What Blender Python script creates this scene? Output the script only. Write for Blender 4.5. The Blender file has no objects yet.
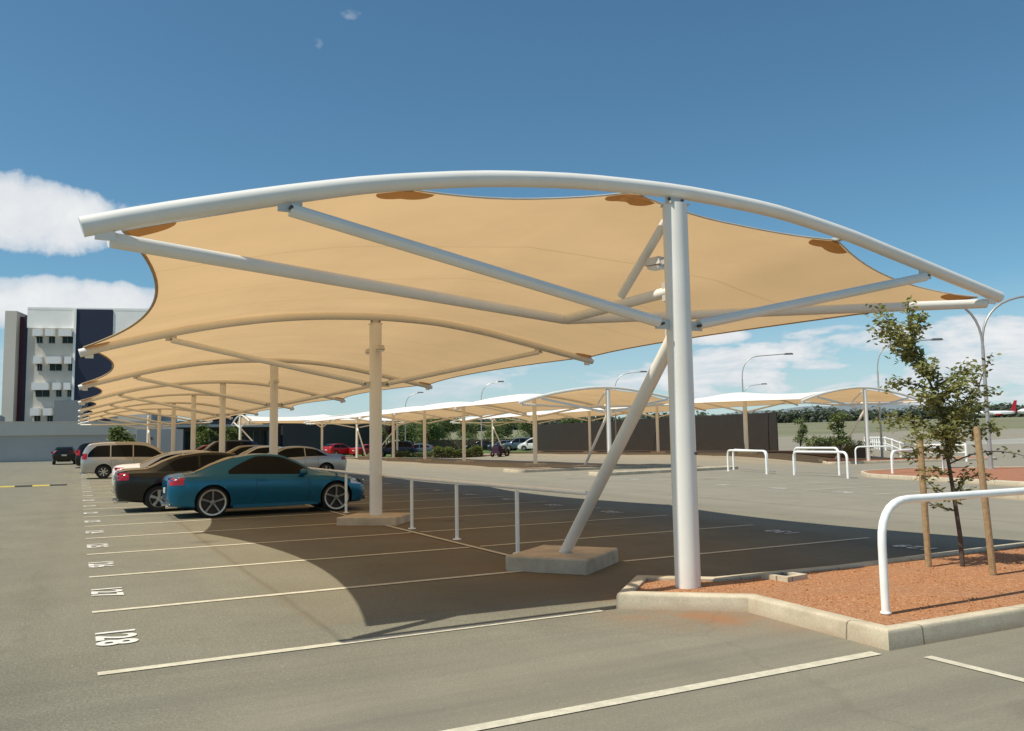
import bpy, math, random
from mathutils import Vector, Matrix, Euler, noise as mnoise
random.seed(7)
PI = math.pi
sc = bpy.context.scene
COL = sc.collection

# ------------------------------------------------------------------ helpers
def smooth(a, b, x):
    t = max(0.0, min(1.0, (x - a) / (b - a)))
    return t * t * (3 - 2 * t)

def gz(x, y):
    """height of the terrain: the car park climbs gently away and to the right"""
    t = max(0.0, min(y, 110.0) - 14.0)
    rise = 0.0075 * (t * t / 20.0 if t < 10 else t - 5.0)
    z = rise * (1 - smooth(16, 44, x))
    z += 0.5 * smooth(36, 47, y) * smooth(33, 42, x)
    d = x * 0.86 + y * 0.5
    far = max(0.0, d - 105.0)
    f = 0.0255 * (far * far / 60.0 if far < 30 else far - 15.0)
    z += min(f, 11.0) * smooth(30, 75, x)
    return z

class MB:
    def __init__(s):
        s.v = []; s.f = []; s.m = []; s.cur = 0
    def add(s, vs, fs):
        n = len(s.v); s.v += [tuple(v) for v in vs]
        for f in fs:
            s.f.append(tuple(i + n for i in f)); s.m.append(s.cur)
        return s
    def box(s, c, d, rz=0.0, taper=1.0):
        cx, cy, cz = c; hx, hy, hz = d[0] / 2, d[1] / 2, d[2] / 2
        co, si = math.cos(rz), math.sin(rz); vs = []
        for k in (-1, 1):
            q = taper if k > 0 else 1.0
            for (i, j) in ((-1, -1), (1, -1), (1, 1), (-1, 1)):
                x, y = i * hx * q, j * hy * q
                vs.append((cx + x * co - y * si, cy + x * si + y * co, cz + k * hz))
        return s.add(vs, [(3, 2, 1, 0), (4, 5, 6, 7), (0, 1, 5, 4), (1, 2, 6, 5), (2, 3, 7, 6), (3, 0, 4, 7)])
    def tube(s, pts, r, seg=10, caps=True):
        pts = [Vector(p) for p in pts]; n = len(pts)
        rs = r if isinstance(r, (list, tuple)) else [r] * n
        vs = []; up = None
        for i in range(n):
            d = (pts[min(i + 1, n - 1)] - pts[max(i - 1, 0)]).normalized()
            if up is None:
                a = Vector((0, 0, 1)) if abs(d.z) < 0.95 else Vector((1, 0, 0))
                up = (a - d * a.dot(d)).normalized()
            else:
                up = (up - d * up.dot(d)).normalized()
            sd = d.cross(up)
            for k in range(seg):
                a = 2 * PI * k / seg
                vs.append(pts[i] + (sd * math.cos(a) + up * math.sin(a)) * rs[i])
        fs = []
        for i in range(n - 1):
            for k in range(seg):
                k2 = (k + 1) % seg
                fs.append((i * seg + k, i * seg + k2, (i + 1) * seg + k2, (i + 1) * seg + k))
        if caps:
            fs.append(tuple(range(seg))[::-1]); fs.append(tuple((n - 1) * seg + k for k in range(seg)))
        return s.add(vs, fs)
    def bar(s, a, b, w, h):
        a, b = Vector(a), Vector(b); d = (b - a).normalized()
        u = Vector((0, 0, 1)) if abs(d.z) < 0.9 else Vector((0, 1, 0))
        sd = d.cross(u).normalized(); u = sd.cross(d)
        vs = []
        for p in (a, b):
            for (i, j) in ((-1, -1), (1, -1), (1, 1), (-1, 1)):
                vs.append(p + sd * (i * w / 2) + u * (j * h / 2))
        return s.add(vs, [(3, 2, 1, 0), (4, 5, 6, 7), (0, 1, 5, 4), (1, 2, 6, 5), (2, 3, 7, 6), (3, 0, 4, 7)])
    def prism(s, poly, z0, z1):
        n = len(poly); g = (lambda z, p: z(*p)) 
        f0 = z0 if callable(z0) else (lambda x, y: z0)
        f1 = z1 if callable(z1) else (lambda x, y: z1)
        vs = [(p[0], p[1], f0(*p)) for p in poly] + [(p[0], p[1], f1(*p)) for p in poly]
        fs = [tuple(range(n))[::-1], tuple(range(n, 2 * n))]
        for i in range(n):
            j = (i + 1) % n; fs.append((i, j, n + j, n + i))
        return s.add(vs, fs)
    def grid(s, fn, nu, nv, wrap=False):
        vs = [fn(i / nu, j / nv) for i in range(nu + 1) for j in range(nv + 1)]
        w = nv + 1
        return s.add(vs, [(i * w + j, (i + 1) * w + j, (i + 1) * w + j + 1, i * w + j + 1) for i in range(nu) for j in range(nv)])
    def lathe(s, prof, c, axis='z', seg=24):
        vs = []; n = len(prof)
        for k in range(seg):
            a = 2 * PI * k / seg
            for (r, h) in prof:
                x, y = r * math.cos(a), r * math.sin(a)
                if axis == 'z': vs.append((c[0] + x, c[1] + y, c[2] + h))
                elif axis == 'y': vs.append((c[0] + x, c[1] + h, c[2] + y))
                else: vs.append((c[0] + h, c[1] + x, c[2] + y))
        fs = []
        for k in range(seg):
            k2 = (k + 1) % seg
            for i in range(n - 1):
                fs.append((k * n + i, k2 * n + i, k2 * n + i + 1, k * n + i + 1))
        return s.add(vs, fs)
    def mesh(s, name, mats, sharp=35):
        me = bpy.data.meshes.new(name)
        me.from_pydata(s.v, [], s.f)
        if not isinstance(mats, (list, tuple)): mats = [mats]
        for m in mats: me.materials.append(m)
        if len(mats) > 1: me.polygons.foreach_set('material_index', s.m)
        if sharp:
            me.polygons.foreach_set('use_smooth', [True] * len(me.polygons))
            me.update(); me.set_sharp_from_angle(angle=math.radians(sharp))
        me.update()
        return me
    def build(s, name, mats, parent=None, loc=(0, 0, 0), sharp=35, recalc=False, **tags):
        me = s.mesh(name, mats, sharp)
        if recalc:
            import bmesh
            bm = bmesh.new(); bm.from_mesh(me); bmesh.ops.recalc_face_normals(bm, faces=bm.faces[:]); bm.to_mesh(me); bm.free()
        o = bpy.data.objects.new(name, me); COL.objects.link(o); o.location = loc
        if parent: o.parent = parent
        for k, v in tags.items(): o[k] = v
        return o

def thing(name, label, cat, loc=(0, 0, 0), rz=0.0, group=None):
    o = bpy.data.objects.new(name, None); COL.objects.link(o)
    o.empty_display_size = 0.3
    o.location = loc; o.rotation_euler = (0, 0, rz); o['label'] = label; o['category'] = cat
    if group: o['group'] = group
    return o

def tag(o, label, cat, group=None):
    o['label'] = label; o['category'] = cat
    if group: o['group'] = group
    return o

def dup(root, loc, rz=0.0, label=None, group=None, scale=None, swap=None):
    """copy of a thing with its parts and sub-parts; swap maps materials to other ones (on the object)"""
    def cp(o, parent):
        c = o.copy(); COL.objects.link(c); c.parent = parent
        if swap and o.type == 'MESH':
            for i, sl in enumerate(c.material_slots):
                if sl.material in swap:
                    m = swap[sl.material]; c.material_slots[i].link = 'OBJECT'; c.material_slots[i].material = m
        for ch in o.children: cp(ch, c)
        return c
    kids = list(root.children)
    r = cp(root, None)
    r.location = loc; r.rotation_euler = (0, 0, rz)
    if scale: r.scale = (scale, scale, scale) if not isinstance(scale, tuple) else scale
    if label: r['label'] = label
    if group: r['group'] = group
    return r

def pchip(tab):
    xs = [p[0] for p in tab]; ys = [p[1] for p in tab]; n = len(xs)
    h = [xs[i + 1] - xs[i] for i in range(n - 1)]; d = [(ys[i + 1] - ys[i]) / h[i] for i in range(n - 1)]
    m = [d[0]] + [0 if d[i - 1] * d[i] <= 0 else 2 * d[i - 1] * d[i] / (d[i - 1] + d[i]) for i in range(1, n - 1)] + [d[-1]]
    def f(x):
        if x <= xs[0]: return ys[0]
        if x >= xs[-1]: return ys[-1]
        i = 0
        while x > xs[i + 1]: i += 1
        t = (x - xs[i]) / h[i]; t2 = t * t; t3 = t2 * t
        return (2 * t3 - 3 * t2 + 1) * ys[i] + (t3 - 2 * t2 + t) * h[i] * m[i] + (-2 * t3 + 3 * t2) * ys[i + 1] + (t3 - t2) * h[i] * m[i + 1]
    return f

# ------------------------------------------------------------------ materials
class NT:
    def __init__(s, name):
        s.mat = bpy.data.materials.new(name); s.mat.use_nodes = True
        s.t = s.mat.node_tree; s.t.nodes.clear()
        s.out = s.t.nodes.new('ShaderNodeOutputMaterial')
    def n(s, typ, **kw):
        nd = s.t.nodes.new(typ)
        for k, v in kw.items():
            if k.startswith('i_'):
                nd.inputs[k[2:].replace('_', ' ')].default_value = v
            else: setattr(nd, k, v)
        return nd
    def l(s, a, b): s.t.links.new(a, b)
    def math(s, op, a, b=None, c=None, clamp=False):
        nd = s.n('ShaderNodeMath', operation=op, use_clamp=clamp)
        for i, v in enumerate((a, b, c)):
            if v is None: continue
            if isinstance(v, (int, float)): nd.inputs[i].default_value = v
            else: s.l(v, nd.inputs[i])
        return nd.outputs[0]
    def noise(s, scale, detail=4, rough=0.55, coord=None, dist=0.0):
        nd = s.n('ShaderNodeTexNoise'); nd.inputs['Scale'].default_value = scale
        nd.inputs['Detail'].default_value = detail; nd.inputs['Roughness'].default_value = rough
        nd.inputs['Distortion'].default_value = dist
        if coord is not None: s.l(coord, nd.inputs['Vector'])
        return nd.outputs['Fac']
    def ramp(s, fac, stops):
        nd = s.n('ShaderNodeValToRGB'); e = nd.color_ramp.elements
        while len(e) < len(stops): e.new(0.5)
        for i, (p, c) in enumerate(stops):
            e[i].position = p; e[i].color = (c[0], c[1], c[2], 1) if isinstance(c, (tuple, list)) else (c, c, c, 1)
        s.l(fac, nd.inputs['Fac']); return nd.outputs['Color']
    def mix(s, fac, a, b, blend='MIX'):
        nd = s.n('ShaderNodeMix', data_type='RGBA', blend_type=blend)
        if isinstance(fac, (int, float)): nd.inputs[0].default_value = fac
        else: s.l(fac, nd.inputs[0])
        for i, v in ((6, a), (7, b)):
            if isinstance(v, (tuple, list)): nd.inputs[i].default_value = (v[0], v[1], v[2], 1)
            else: s.l(v, nd.inputs[i])
        return nd.outputs[2]
    def coord(s, kind='Object'):
        return s.n('ShaderNodeTexCoord').outputs[kind]
    def world(s):
        return s.n('ShaderNodeNewGeometry').outputs['Position']
    def bump(s, h, strength, dist=0.01):
        nd = s.n('ShaderNodeBump'); nd.inputs['Strength'].default_value = strength; nd.inputs['Distance'].default_value = dist
        s.l(h, nd.inputs['Height']); return nd.outputs['Normal']
    def bsdf(s, col, rough=0.6, metal=0.0, normal=None, coat=0.0, spec=0.5, trans=0.0, ior=None):
        b = s.n('ShaderNodeBsdfPrincipled')
        def put(nm, v):
            if isinstance(v, (int, float)): b.inputs[nm].default_value = v
            elif isinstance(v, (tuple, list)): b.inputs[nm].default_value = (v[0], v[1], v[2], 1)
            else: s.l(v, b.inputs[nm])
        put('Base Color', col); put('Roughness', rough); put('Metallic', metal); put('Coat Weight', coat)
        b.inputs['Coat Roughness'].default_value = 0.06
        put('Specular IOR Level', spec); put('Transmission Weight', trans)
        if ior: b.inputs['IOR'].default_value = ior
        if normal is not None: s.l(normal, b.inputs['Normal'])
        return b
    def done(s, shader):
        s.l(shader.outputs[0] if hasattr(shader, 'outputs') else shader, s.out.inputs['Surface']); return s.mat

def simple(name, col, rough=0.6, metal=0.0, var=0.12, scale=6.0, bump=0.0, coat=0.0, spec=0.5, dirt=None):
    t = NT(name); p = t.world()
    n1 = t.noise(scale, 5, 0.6, p)
    dark = tuple(c * (1 - var) for c in col); lite = tuple(min(1, c * (1 + var)) for c in col)
    c = t.ramp(n1, [(0.3, dark), (0.7, lite)])
    if dirt:
        n2 = t.noise(scale * 0.35, 6, 0.65, p)
        c = t.mix(t.ramp(n2, [(0.5, 0.0), (0.75, 0.45)]), c, dirt)
    nrm = t.bump(t.noise(scale * 8, 3, 0.6, p), bump, 0.004) if bump else None
    return t.done(t.bsdf(c, rough, metal, nrm, coat, spec))

M = {}
def asphalt():
    t = NT('asphalt'); p = t.world()
    sx = t.n('ShaderNodeSeparateXYZ'); t.l(p, sx.inputs[0]); X, Y = sx.outputs[0], sx.outputs[1]
    big = t.noise(0.11, 5, 0.6, p, 0.4); mid = t.noise(0.8, 6, 0.65, p, 0.3); fine = t.noise(55, 3, 0.7, p); grain = t.noise(120, 2, 0.8, p)
    base = t.ramp(mid, [(0.25, (0.196, 0.182, 0.130)), (0.5, (0.232, 0.217, 0.158)), (0.78, (0.268, 0.25, 0.186))])
    base = t.mix(t.ramp(big, [(0.35, 0.0), (0.7, 0.4)]), base, (0.19, 0.176, 0.142))
    base = t.mix(0.8, base, t.ramp(fine, [(0.28, 0.26), (0.55, 0.5), (0.75, 0.72)]), 'OVERLAY')
    vs_ = t.n('ShaderNodeTexVoronoi'); vs_.inputs['Scale'].default_value = 75; t.l(p, vs_.inputs['Vector'])
    sc_ = t.n('ShaderNodeSeparateColor'); t.l(vs_.outputs['Color'], sc_.inputs[0])
    base = t.mix(0.45, base, t.ramp(sc_.outputs[0], [(0.0, .36), (.5, .5), (.93, .56), (1.0, .85)]), 'OVERLAY')
    base = t.mix(0.5, base, t.ramp(grain, [(0.3, 0.15), (0.7, 0.85)]), 'OVERLAY')
    # paler, dustier surface on the aisles right of the canopy and at the front
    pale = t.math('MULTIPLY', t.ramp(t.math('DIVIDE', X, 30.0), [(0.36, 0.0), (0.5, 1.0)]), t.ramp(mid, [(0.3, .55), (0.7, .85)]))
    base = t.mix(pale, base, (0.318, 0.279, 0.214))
    fr0 = t.math('MULTIPLY', t.ramp(t.math('DIVIDE', t.math('SUBTRACT', 7.0, Y), 6.0), [(0.0, 0.0), (0.3, 1.0)]), t.ramp(X, [(0.2, 0.0), (1.0, .5)]))
    base = t.mix(fr0, base, (0.29, 0.256, 0.19))
    # tyre-worn streaks running along the lanes
    mp = t.n('ShaderNodeMapping'); mp.inputs['Scale'].default_value = (0.9, 0.06, 1); t.l(p, mp.inputs['Vector'])
    st = t.noise(1.0, 4, 0.6, mp.outputs[0])
    base = t.mix(t.ramp(st, [(0.48, 0.0), (0.72, 0.28)]), base, (0.15, 0.138, 0.115))
    mp2 = t.n('ShaderNodeMapping'); mp2.inputs['Scale'].default_value = (0.12, 1.6, 1); t.l(p, mp2.inputs['Vector'])
    st2 = t.noise(1.0, 5, 0.65, mp2.outputs[0])
    front = t.math('LESS_THAN', Y, 6.9)
    base = t.mix(t.math('MULTIPLY', t.ramp(st2, [(0.46, 0.0), (0.72, 0.5)]), t.math('MULTIPLY', front, 0.8)), base, (0.1, 0.094, 0.082))
    # construction joints
    def joint(coord, at, w, s):
        d = t.math('ABSOLUTE', t.math('SUBTRACT', t.math('ADD', coord, t.math('MULTIPLY', t.math('SUBTRACT', mid, 0.5), 0.10)), at))
        return t.math('MULTIPLY', t.math('SUBTRACT', 1.0, t.math('DIVIDE', d, w), clamp=True), s)
    for (c, a, w, s) in ((X, 1.98, 0.055, 0.42), (X, -3.4, 0.06, 0.25), (Y, 2.2, 0.04, 0.2), (X, 15.2, 0.08, 0.4), (X, -0.35, 0.30, 0.10)):
        base = t.mix(t.math('MULTIPLY', joint(c, a, w, s), t.math('GREATER_THAN', Y, 6.9) if a == 1.98 else 1.0), base, (0.085, 0.076, 0.06))
    # red-brown soil washed from the garden beds along the column line
    d = t.math('DIVIDE', t.math('SUBTRACT', X, 5.5), 1.15); band = t.math('POWER', 2.718, t.math('MULTIPLY', t.math('MULTIPLY', d, d), -1.0))
    yf = t.math('MULTIPLY', t.math('GREATER_THAN', Y, 7.2), t.math('LESS_THAN', Y, 60.0))
    soil = t.math('MULTIPLY', t.math('MULTIPLY', band, yf), t.ramp(t.noise(0.75, 5, 0.6, p, 0.5), [(0.36, 0.0), (0.6, 0.85)]))
    base = t.mix(soil, base, (0.27, 0.15, 0.073))
    # spill at the foot of the kerb
    dx = t.math('DIVIDE', t.math('SUBTRACT', t.math('ADD', X, Y), 11.12), 0.55); dy = t.math('DIVIDE', t.math('SUBTRACT', t.math('SUBTRACT', X, Y), -.95), 1.1)
    sp = t.math('POWER', 2.718, t.math('MULTIPLY', t.math('ADD', t.math('MULTIPLY', dx, dx), t.math('MULTIPLY', dy, dy)), -1.0))
    base = t.mix(t.math('MULTIPLY', sp, t.ramp(t.noise(2.2, 5, 0.65, p), [(0.35, 0.15), (0.6, 0.9)])), base, (0.33, 0.16, 0.075))
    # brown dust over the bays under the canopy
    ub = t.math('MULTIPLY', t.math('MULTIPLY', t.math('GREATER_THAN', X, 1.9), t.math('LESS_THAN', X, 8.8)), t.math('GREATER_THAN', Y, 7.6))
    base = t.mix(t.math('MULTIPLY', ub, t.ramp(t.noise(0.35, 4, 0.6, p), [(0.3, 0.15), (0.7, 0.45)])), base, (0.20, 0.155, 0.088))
    cx = t.math('MULTIPLY', t.ramp(t.math('DIVIDE', X, 12.0), [(0.22, 0.0), (0.3, 1.0), (0.90, 1.0), (0.95, 0.0)]), t.ramp(t.math('DIVIDE', Y, 10.0), [(0.70, 0.0), (0.76, 1.0)]))  # canopy shade deepened by a darker asphalt colour inside the shadowed bays
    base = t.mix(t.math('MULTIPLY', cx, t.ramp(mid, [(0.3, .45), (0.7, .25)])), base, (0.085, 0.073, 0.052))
    # oil drips in the middle of the bays
    v = t.n('ShaderNodeTexVoronoi'); v.inputs['Scale'].default_value = 0.38; t.l(p, v.inputs['Vector'])
    base = t.mix(t.ramp(v.outputs['Distance'], [(0.0, 0.55), (0.05, 0.35), (0.13, 0.0)]), base, (0.06, 0.054, 0.046))
    # fine cracks
    vc = t.n('ShaderNodeTexVoronoi', feature='DISTANCE_TO_EDGE'); vc.inputs['Scale'].default_value = 0.22
    w = t.n('ShaderNodeVectorMath', operation='ADD'); t.l(p, w.inputs[0])
    nv = t.n('ShaderNodeTexNoise'); nv.inputs['Scale'].default_value = 0.9; nv.inputs['Detail'].default_value = 5; t.l(p, nv.inputs['Vector']); t.l(nv.outputs['Color'], w.inputs[1]); t.l(w.outputs[0], vc.inputs['Vector'])
    base = t.mix(t.ramp(vc.outputs['Distance'], [(0.0, 0.14), (0.003, 0.08), (0.006, 0.0)]), base, (0.07, 0.06, 0.05))
    h = t.math('ADD', t.math('MULTIPLY', fine, 0.6), t.math('MULTIPLY', grain, 0.5))
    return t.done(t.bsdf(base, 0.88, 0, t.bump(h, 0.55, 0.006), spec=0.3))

def paint(name, col, wear=0.5):
    t = NT(name); p = t.world()
    a = t.noise(9, 6, 0.7, p); b = t.noise(70, 3, 0.7, p)
    k = t.math('ADD', t.math('MULTIPLY', a, 0.6), t.math('MULTIPLY', b, 0.4))
    c = t.mix(t.ramp(k, [(0.46, wear), (0.62, 0.0)]), col, (0.2, 0.18, 0.145))
    c = t.mix(0.25, c, t.ramp(a, [(0.3, 0.35), (0.7, 0.6)]), 'OVERLAY')
    return t.done(t.bsdf(c, 0.75, 0, t.bump(b, 0.3, 0.003)))

def membrane_mat():
    t = NT('shade_cloth'); p = t.coord('Object')
    geo = t.n('ShaderNodeNewGeometry')
    sx = t.n('ShaderNodeSeparateXYZ'); t.l(p, sx.inputs[0])
    # sewn seams across the cloth
    fr = t.math('FRACT', t.math('DIVIDE', sx.outputs[1], 2.06)); dd = t.math('ABSOLUTE', t.math('SUBTRACT', fr, 0.5))
    seam = t.math('LESS_THAN', dd, 0.0075)
    n1 = t.noise(0.5, 5, 0.6, p); n2 = t.noise(160, 2, 0.6, p)
    k = t.ramp(n1, [(0.3, 0.93), (0.7, 1.06)])
    wv = t.n('ShaderNodeTexWave'); wv.inputs['Scale'].default_value = 1.1; wv.inputs['Distortion'].default_value = 3.5; wv.inputs['Detail'].default_value = 3; t.l(p, wv.inputs['Vector'])
    k = t.mix(0.12, k, wv.outputs['Color'], 'OVERLAY')
    tr = t.mix(1.0, (0.43, 0.284, 0.145), k, 'MULTIPLY'); tr = t.mix(t.math('MULTIPLY', seam, 0.35), tr, (0.2, 0.12, 0.05))
    df = t.mix(geo.outputs['Backfacing'], (0.70, 0.69, 0.66), (0.20, 0.135, 0.075))  # sun glare put into the whiter colour of the upper side
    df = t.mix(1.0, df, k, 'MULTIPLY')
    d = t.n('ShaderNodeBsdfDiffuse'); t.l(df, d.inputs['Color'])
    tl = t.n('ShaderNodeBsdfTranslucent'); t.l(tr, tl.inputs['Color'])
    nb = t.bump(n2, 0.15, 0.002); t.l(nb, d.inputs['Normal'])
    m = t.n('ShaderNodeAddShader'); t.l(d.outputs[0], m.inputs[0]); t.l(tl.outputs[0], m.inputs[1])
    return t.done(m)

def patch_mat():
    t = NT('patch_cloth'); n1 = t.noise(3, 4, .6, t.world())
    d = t.n('ShaderNodeBsdfDiffuse'); d.inputs['Color'].default_value = (.2, .125, .06, 1)
    tl = t.n('ShaderNodeBsdfTranslucent'); t.l(t.ramp(n1, [(.3, (.27, .165, .08)), (.7, (.31, .19, .095))]), tl.inputs['Color'])
    m = t.n('ShaderNodeAddShader'); t.l(d.outputs[0], m.inputs[0]); t.l(tl.outputs[0], m.inputs[1])
    return t.done(m)

def gravel_mat():
    t = NT('red_gravel'); p = t.world()
    v = t.n('ShaderNodeTexVoronoi'); v.inputs['Scale'].default_value = 62; t.l(p, v.inputs['Vector'])
    v2 = t.n('ShaderNodeTexVoronoi'); v2.inputs['Scale'].default_value = 95; t.l(p, v2.inputs['Vector'])
    sep = t.n('ShaderNodeSeparateColor'); t.l(v.outputs['Color'], sep.inputs[0])
    c = t.ramp(sep.outputs[0], [(0.0, (0.36, 0.155, 0.066)), (0.4, (0.44, 0.195, 0.087)), (0.75, (0.50, 0.235, 0.108)), (0.97, (0.58, 0.34, 0.18))])
    c = t.mix(t.ramp(t.noise(1.3, 5, 0.6, p), [(0.4, 0.0), (0.7, 0.45)]), c, (0.34, 0.2, 0.125))
    c = t.mix(0.35, c, t.ramp(v2.outputs['Distance'], [(0.0, 0.75), (0.6, 0.25)]), 'OVERLAY')
    h = t.math('ADD', t.math('SUBTRACT', 1.0, v.outputs['Distance']), t.math('MULTIPLY', v2.outputs['Distance'], -0.5))
    return t.done(t.bsdf(c, 0.9, 0, t.bump(h, 0.45, 0.010), spec=0.2))

def stone_mat():
    t = NT('loose_stone'); g = t.n('ShaderNodeNewGeometry')
    c = t.ramp(g.outputs['Random Per Island'], [(0.0, (0.33, 0.14, 0.06)), (0.45, (0.43, 0.185, 0.085)), (0.8, (0.50, 0.23, 0.11)), (0.97, (0.55, 0.33, 0.2)), (1.0, (0.66, 0.56, 0.44))])
    return t.done(t.bsdf(c, 0.85))

def leaf_mat(name, dark, mid, lite, trans=0.35):
    t = NT(name); g = t.n('ShaderNodeNewGeometry'); p = g.outputs['Position']
    k = t.math('ADD', t.math('MULTIPLY', g.outputs['Random Per Island'], 0.7), t.math('MULTIPLY', t.noise(1.6, 3, 0.5, p), 0.3))
    c = t.ramp(k, [(0.1, dark), (0.5, mid), (0.9, lite)])
    b = t.bsdf(c, 0.5, spec=0.35)
    tl = t.n('ShaderNodeBsdfTranslucent'); t.l(t.mix(0.3, c, (0.25, 0.3, 0.05)), tl.inputs['Color'])
    mx = t.n('ShaderNodeMixShader'); mx.inputs[0].default_value = trans; t.l(b.outputs[0], mx.inputs[1]); t.l(tl.outputs[0], mx.inputs[2])
    return t.done(mx)

def car_paint(name, col, metal=0.35, rough=0.3, dust=0.12):
    t = NT(name); p = t.coord('Object')
    geo = t.n('ShaderNodeNewGeometry'); sn = t.n('ShaderNodeSeparateXYZ'); t.l(geo.outputs['Normal'], sn.inputs[0])
    up = t.math('MULTIPLY', t.math('MAXIMUM', sn.outputs[2], 0.0), 1.0)
    sp = t.n('ShaderNodeSeparateXYZ'); t.l(p, sp.inputs[0])
    low = t.math('MULTIPLY', t.math('SUBTRACT', 1.0, t.math('DIVIDE', sp.outputs[2], 0.5), clamp=True), 0.6)
    n = t.noise(2.5, 6, 0.65, p)
    f = t.math('MULTIPLY', t.math('ADD', t.math('MULTIPLY', up, dust * 2.2), t.math('MULTIPLY', low, dust * 2)), t.ramp(n, [(0.3, 0.5), (0.7, 1.0)]))
    c = t.mix(f, col, (0.33, 0.27, 0.2))
    r = t.math('ADD', rough, t.math('MULTIPLY', f, 0.6))
    return t.done(t.bsdf(c, r, metal, None, 0.22, 0.4))

def glass_dark(name, col=(0.012, 0.014, 0.014), rough=0.04):
    t = NT(name)
    n = t.noise(0.8, 3, 0.5, t.world())
    return t.done(t.bsdf(t.ramp(n, [(0.3, tuple(c * .7 for c in col)), (0.7, tuple(c * 1.4 for c in col))]), rough, 0.0, None, 0.0, 0.13))

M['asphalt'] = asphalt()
M['line'] = paint('line_paint', (0.72, 0.66, 0.5), 0.3)
M['white_line'] = paint('number_paint', (0.82, 0.8, 0.74), 0.25)
M['yellow'] = paint('yellow_paint', (0.66, 0.5, 0.06), 0.4)
M['black_rubber'] = simple('black_rubber', (0.03, 0.03, 0.03), 0.8, var=0.3)
M['cloth'] = membrane_mat()
M['patch'] = patch_mat()
M['hem'] = simple('hem_cloth', (0.45, 0.30, 0.17), 0.9, var=0.15)
M['steel'] = simple('white_steel', (0.85, 0.815, 0.745), 0.36, var=0.03, scale=2.5, dirt=(0.74, 0.68, 0.58))
M['rail'] = simple('white_rail_paint', (0.95, 0.94, 0.89), 0.35, var=0.05, scale=5)
M['bolt'] = simple('bolt_steel', (0.09, 0.085, 0.08), 0.5, 0.5)
M['fit'] = simple('fitting_steel', (0.6, 0.58, 0.53), 0.4, 0.2)
def kerb_mat():
    t = NT('kerb_concrete'); p = t.world(); sx = t.n('ShaderNodeSeparateXYZ'); t.l(p, sx.inputs[0])
    n1 = t.noise(3.5, 6, .65, p); n2 = t.noise(60, 3, .7, p)
    c = t.ramp(n1, [(.3, (.47, .40, .285)), (.7, (.64, .55, .40))])
    c = t.mix(.35, c, t.ramp(n2, [(.3, .3), (.7, .7)]), 'OVERLAY')
    c = t.mix(t.ramp(t.noise(1.3, 6, .7, p), [(.5, 0.), (.75, .55)]), c, (.40, .28, .17))
    # rubbed tyre scuffs and soil along the foot
    foot = t.math('SUBTRACT', 1.0, t.math('DIVIDE', sx.outputs[2], .07), clamp=True)
    c = t.mix(t.math('MULTIPLY', foot, t.ramp(n1, [(.4, .1), (.65, .6)])), c, (.36, .2, .11))
    f = t.math('FRACT', t.math('DIVIDE', t.math('ADD', sx.outputs[0], t.math('MULTIPLY', sx.outputs[1], .83)), 1.27))
    jn = t.math('LESS_THAN', t.math('ABSOLUTE', t.math('SUBTRACT', f, .5)), .0055)
    c = t.mix(t.math('MULTIPLY', jn, .75), c, (.12, .09, .06))
    h = t.math('SUBTRACT', t.math('MULTIPLY', n2, .5), jn)
    return t.done(t.bsdf(c, .85, 0, t.bump(h, .5, .006)))
M['kerb'] = kerb_mat()
M['pad'] = simple('pad_concrete', (0.60, 0.48, 0.34), 0.9, var=0.16, scale=4, bump=0.6, dirt=(0.27, 0.19, 0.11))
M['gravel'] = gravel_mat(); M['stone'] = stone_mat()
M['leaf'] = leaf_mat('sapling_leaf', (0.14, 0.155, 0.045), (0.31, 0.325, 0.115), (0.52, 0.50, 0.24), .52)
M['leaf_new'] = leaf_mat('young_leaf', (0.09, 0.06, 0.02), (0.15, 0.11, 0.04), (0.22, 0.18, 0.08))
M['leaf_far'] = leaf_mat('tree_leaf', (0.07, 0.10, 0.035), (0.155, 0.205, 0.075), (0.26, 0.30, 0.13))
M['leaf_hedge'] = leaf_mat('hedge_leaf', (0.04, 0.065, 0.015), (0.11, 0.15, 0.03), (0.2, 0.23, 0.06))
M['leaf_purple'] = leaf_mat('purple_leaf', (0.03, 0.012, 0.03), (0.06, 0.025, 0.055), (0.10, 0.05, 0.09))
M['bark'] = simple('bark', (0.10, 0.07, 0.05), 0.9, var=0.3, scale=30, bump=0.6)
M['stake'] = simple('stake_timber', (0.36, 0.245, 0.13), 0.85, var=0.22, scale=22, bump=0.4)
M['glass'] = glass_dark('car_glass', (0.008, .009, .009), .05); M['bglass'] = glass_dark('window_glass', (0.018, 0.03, 0.026), 0.08)
M['tyre'] = simple('tyre_rubber', (0.018, 0.018, 0.018), 0.85, var=0.2)
M['alloy'] = simple('wheel_alloy', (0.58, 0.57, 0.54), 0.28, 0.75, var=0.06)
M['alloy_dark'] = simple('dark_wheel_alloy', (0.27, 0.26, 0.24), 0.3, 0.7, var=0.1)
M['darkmetal'] = simple('dark_metal', (0.03, 0.03, 0.032), 0.5, 0.3)
M['trim'] = simple('black_trim', (0.015, 0.015, 0.016), 0.5)
M['chrome'] = simple('chrome', (0.7, 0.7, 0.7), 0.15, 0.9, var=0.03)
M['tail'] = simple('tail_lens', (0.34, 0.010, 0.016), 0.22, var=0.45, scale=16, coat=0.25)
M['lens'] = simple('clear_lens', (0.62, 0.64, 0.66), 0.12, 0.3, var=0.12, scale=14, coat=0.7)
M['amber'] = simple('amber_lens', (0.6, 0.2, 0.03), 0.2)
M['plate'] = simple('number_plate', (0.62, 0.6, 0.52), 0.5)
M['bed'] = simple('mulch', (0.15, 0.075, 0.04), 0.95, var=0.35, scale=5, bump=0.5)
M['redbed'] = simple('red_soil', (0.36, 0.15, 0.075), 0.95, var=0.2, scale=5, bump=0.5)
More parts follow.
